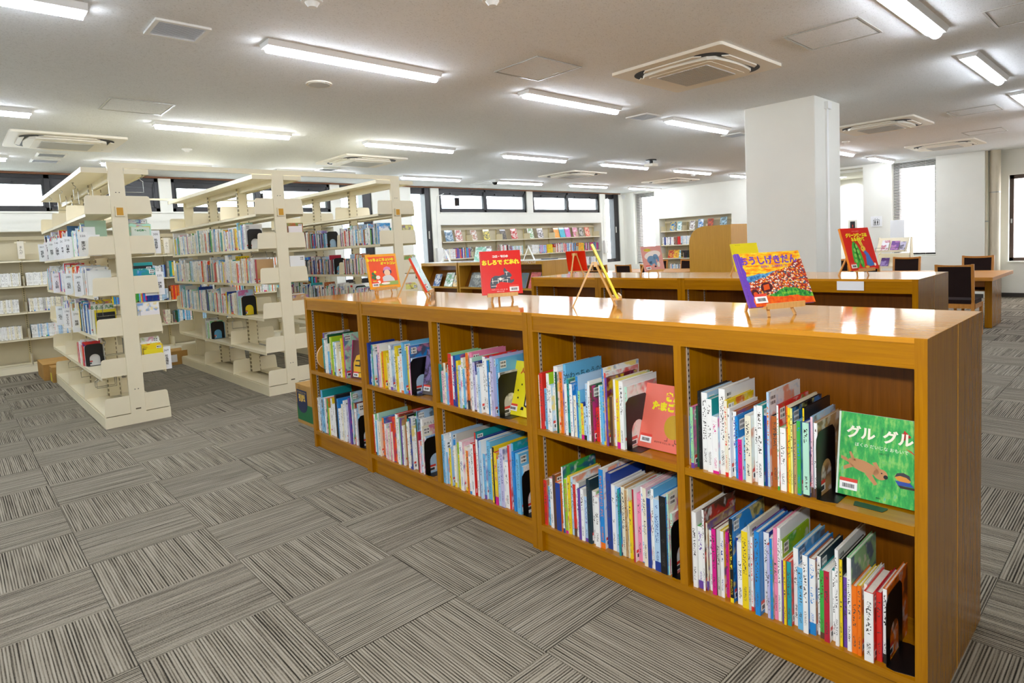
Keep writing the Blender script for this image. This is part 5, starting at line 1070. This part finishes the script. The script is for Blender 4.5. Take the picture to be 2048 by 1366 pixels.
for x,y,z,lb in ((.93,6.42,1.11,'front wire'),(.97,6.40,1.11,'rear wire')): wire(x,y,z,1,lb+' hanging over the magazines of the nearest steel bookshelf',.16)
wire(.92,7.95,1.11,1,'far wire hanging over the dividers of the nearest steel bookshelf',.16); wire(.92,8.4,1.458,1,'wire hanging over the fourth tier of the nearest steel bookshelf')
wire(1.35,6.33,2.18,-1,'white wire book support under the right canopy of the nearest steel bookshelf',.16); wire(1.34,6.5,.415,-1,'wire hanging low at the right side of the nearest steel bookshelf')
wire(SX[1]-.23,7.2,.76,1,'wire hanging over the empty tier of the middle steel bookshelf',.14); wire(SX[1]-.23,6.45,1.458,1,'wire hanging at the near end of the middle steel bookshelf',.14)
# ================================================================== WALL SHELF BOOKS (too many to build singly)
def wall_row(xa,xb,z,pal,tr,hr,axis='x',front=10.70,lean=0):
    p=xa
    while p<xb-.008:
        t=min(rs.uniform(*tr),xb-p); h=rs.uniform(*hr)
        if axis=='x': stuff_book(p+t/2,front+rs.uniform(0,.01),z,t-.0005,h,.15,pal,PI/2)
        else: stuff_book(front+rs.uniform(0,.01),p+t/2,z,t-.0005,h,.15,pal,0)
        p+=t
MIXP=PAL+['g','r','y','b','o','nb','t']
for z,a,b,pal in ((1.1722,.06,.745,WH),(1.1722,.80,1.22,WH),(.8182,.05,.70,WH),(.8182,.80,1.62,['w','w','gy','c']),(.4602,-.1,.70,WH),(.4602,.80,1.6,['w','w','pb','w'])): wall_row(a,b,z,pal,(.012,.02),(.172,.182))
for z,a,b,pal,hr in ((1.1722,2.05,2.48,['pb','w','w','nb'],(.17,.19)),(1.1722,2.53,2.72,['y','w','t','k'],(.2,.25)),(1.1722,2.9,3.3,['w','pb','lb'],(.17,.19)),(1.1722,3.45,4.2,MIXP,(.18,.24)),(1.1722,4.3,5.05,['k','gy','t','nb','pb'],(.17,.2)),
 (.8182,1.75,2.2,['b','g','lb','m','y'],(.12,.16)),(.8182,2.2,2.36,['nb'],(.17,.18)),(.8182,2.36,2.49,['w','pb'],(.17,.18)),(.8182,2.53,2.74,['r','o'],(.21,.22)),(.8182,2.8,3.3,MIXP,(.17,.22)),(.8182,3.4,4.2,MIXP,(.17,.23)),(.8182,4.3,5.0,PAL3,(.17,.2)),
 (.4602,2.42,2.49,['c'],(.2,.21)),(.4602,2.55,3.0,['w','pb','dg','lb'],(.17,.2)),(.4602,3.2,3.32,['b','w'],(.15,.18))): wall_row(a,b,z,pal,(.015,.03),hr)
for z,a,b,pal,hr in ((1.1802,7.72,8.05,WH+['pb'],(.2,.21)),(1.1802,8.05,8.45,['pu','pu','nb','r','o','g','w','b'],(.19,.23)),(1.1802,9.35,9.62,['w','k','r','w','gy'],(.21,.26)),(1.1802,9.70,10.05,['w','w','pb','mt'],(.2,.21)),(1.1802,10.35,10.6,WH,(.2,.22)),(1.1802,10.62,10.86,['lv','p','lb','pb'],(.19,.2)),(1.1802,10.87,11.07,['y'],(.2,.21)),(1.1802,11.17,11.95,['w','w','k','r','b','gy'],(.19,.23)),(1.1802,12.04,12.25,['o','y'],(.2,.21)),(1.1802,12.26,12.86,['t','r','pu','pu','cr','m','w','k'],(.19,.21)),
 (.8052,10.4,10.9,WH+['pb'],(.19,.2)),(.8052,11.3,11.9,WH,(.19,.2)),(.8052,12.1,12.86,['w','w','pb','k'],(.19,.21)),(.4602,11.6,12.8,['w','r','k','pb','gy'],(.18,.21)),(.4602,10.5,11.4,MIXP,(.18,.21)),(.8052,7.8,9.0,MIXP,(.18,.21))): wall_row(a,b,z,pal,(.016,.028),hr)
for z,a,b,pal,hr in ((1.2172,9.06,9.42,['w','nb','w'],(.2,.21)),(1.2172,8.86,8.95,['r'],(.2,.21)),(1.2172,8.0,8.86,['w','w','pb'],(.21,.22)),(.8692,8.4,8.86,['k'],(.18,.19)),(.5102,7.6,9.2,MIXP,(.18,.21))): wall_row(a,b,z,pal,(.018,.03),hr,'y',XW+.045)
me=SH.mesh('shelved_books'); face_data(me,SF); me.materials.append(BOOKM)
o=D.objects.new('shelved_books',me); COL.objects.link(o); tag(o,'rows of many small books on the wall bookshelves and the farthest steel bookshelf','books',kind='stuff')
# ---- face-out magazines
def faceout(name,x,y,z,w,h,c1,c2,lb,ang,tilt=14,group='magazines facing out in the wall recesses',sc=9,th=.005):
    nm='mag_%s_%s'%(c1,c2)
    m=mat(nm,None,.35,fn=blot(c1,c2,sc),coat=.3)
    e=empty(name,(x,y,z),lb,'magazine',group,rot=(-R(tilt),0,ang))
    obj('cover',MB().box(-w/2,w/2,0,.0008,0,h).box(-w/2,w/2,th-.0008,th,0,h).box(-w/2,-w/2+.0008,0,th,0,h),m,e,world=False); obj('page_block',MB().box(-w/2+.001,w/2-.001,.001,th-.001,.001,h-.001),PAGES,e,world=False)
    return e
MG=[((7.94,.21),'#5a7c96','#c4d4dc','grey blue'),((8.2,.18),'#e8e4de','#c83c28','white and red'),((8.62,.17),'#e6e0da','#b06c3c','white and brown'),((8.99,.18),'#e6d468','#1e3444','yellow and dark blue'),((9.49,.17),'#6c6256','#3a342e','dark brown'),((9.84,.20),'#c4281c','#f0e6dc','red'),((10.38,.19),'#f0f0ec','#58a838','white with green'),((10.71,.2),'#ded8d8','#3c3438','grey and dark'),((11.29,.18),'#f09a10','#f4ac30','orange'),((11.5,.19),'#38b0cc','#50c0d4','cyan'),((11.71,.18),'#d470c4','#e088d0','magenta'),((12.0,.18),'#f0c4d4','#d85c7c','pale pink'),((12.23,.16),'#5c5a50','#d8d4cc','dark speckled'),((12.48,.18),'#d8482c','#f0d0b0','red and orange')]
for (x,w),a,b,nm in MG: faceout('magazine',x,10.735,1.5505,w,.25 if w>.17 else .24,a,b,'%s magazine facing out on the top shelf between the tall windows'%nm,0)
for x,w,a,b,nm in ((8.77,.17,'#e8e6e2','#2a2a2a','white magazine with black dots'),(9.04,.19,'#e4ded8','#584c40','white and brown magazine'),(8.5,.17,'#3c4034','#c8ccb8','dark green magazine')): faceout('magazine',x,10.735,1.1805,w,.24,a,b,nm+' facing out on the second shelf between the tall windows',0)
for y,w,z,h,a,b,nm in ((9.12,.16,1.5825,.24,'#2878b8','#e8c828','blue and yellow'),(8.92,.14,1.5825,.24,'#e6ecec','#58a0a0','white and teal'),(8.54,.15,1.5825,.24,'#e8e6e4','#6c5048','white and brown'),(8.30,.15,1.5825,.26,'#2c78c0','#e0ecf4','blue'),(8.03,.16,1.5825,.26,'#d85424','#5c2c18','orange'),(7.67,.18,1.5825,.28,'#b8dcec','#4c5c60','pale blue'),(9.2,.17,.8695,.22,'#c83028','#e8b040','red'),(9.03,.16,.8695,.22,'#f0c81c','#c8501c','yellow'),(8.92,.08,.8695,.2,'#40a8b8','#e8f0f0','turquoise')):
    faceout('magazine',XW+.09,y,z,w,h,a,b,'%s magazine facing out in the recess behind the study carrel'%nm,-PI/2)
# ---- on the display racks
for y,w,h,a,b,nm in ((9.23,.24,.27,'#e8ecec','#3c9c54','picture book with green hill and blue sky'),(9.0,.17,.22,'#e8b030','#2c2824','yellow picture book with a dark haired child'),(9.6,.2,.24,'#2c5ca0','#e0e4e8','blue picture book'),(8.41,.40,.27,'#3c3a3a','#8c8c84','large dark picture book with pale title'),(6.97,.22,.27,'#c02c20','#e05038','red picture book'),(7.22,.16,.26,'#1c3c5c','#24503c','navy and green picture book'),(6.80,.09,.22,'#b8a41c','#3c3818','dark yellow picture book'),(7.6,.2,.25,'#d8d4c8','#486c90','pale picture book')):
    e=faceout('picture_book',6.71,y,.7025,w,h,a,b,nm+' leaning on the display rack shelf',-PI/2,22,'picture books on the display racks',5,.012)
    tag(e,cat='picture book')
    if h==.27 and w>.3: lettering('にほんと',.06,WINK,e,(.03,-.0006,.19),(1,0,0),(0,0,1),bold=.002)
def stand(x,y,z,a,s,lb):
    e=empty('white_stand',(x,y,z),lb,'stand','white display stands on the racks',rot=(0,0,R(a)))
    obj('front_board',MB().bar((0,-.1*s,.0),(0,.02*s,.3*s),.16*s,.012,up=(0,1,0)),WHITE,e,world=False); obj('rear_leg',MB().bar((0,.14*s,0),(0,.02*s,.29*s),.05*s,.01,up=(0,1,0)),WHITE,e,world=False)
stand(6.9,7.20,1.1505,40,.75,'white display stand leaning open on the rack behind the red elephant book'); stand(6.95,9.55,1.1505,40,.7,'white display stand on the rack beside the tall window')
for k,(y,a,w,h,c1,c2,lb) in enumerate(((8.42,20,.22,.26,'#8cc8b0','#e4f0e8','mint green leaflet standing on the display rack'),(8.18,-18,.24,.22,'#eef2f2','#a8c8d8','white leaflet with pale print lying against the mint leaflet'))):
    e=faceout('leaflet',6.83-.05*k,y,1.151,w,h,c1,c2,lb,-PI/2+R(a),20,'leaflets on the display rack',6,.003); tag(e,cat='leaflet')
o=obj('dark_tray',MB().bbox(6.9,7.1,6.75,6.95,1.1505,1.165,.01),BLACK,label='low black tray on the white top of the display rack',cat='tray')
# white label holders on the left wall shelf uprights
for x in (.775,2.505):
    e=empty('shelf_sign',(x,10.66,1.49),'cream shelf sign hanging on the wall shelf upright, %s one'%('left' if x<1 else 'right'),'sign','signs on the wall shelf'); obj('sign_board',MB().bbox(x-.035,x+.035,10.635,10.645,1.535,1.77,.002),ACP,e); obj('sign_hook',MB().box(x-.06,x+.06,10.645,10.655,1.745,1.765),CREAM,e)
    lettering('まんが' if x<1 else 'ぶんこ',.04,flat('#5a5444'),e,(0,-.0256,.16),(1,0,0),(0,0,1),vert=True)
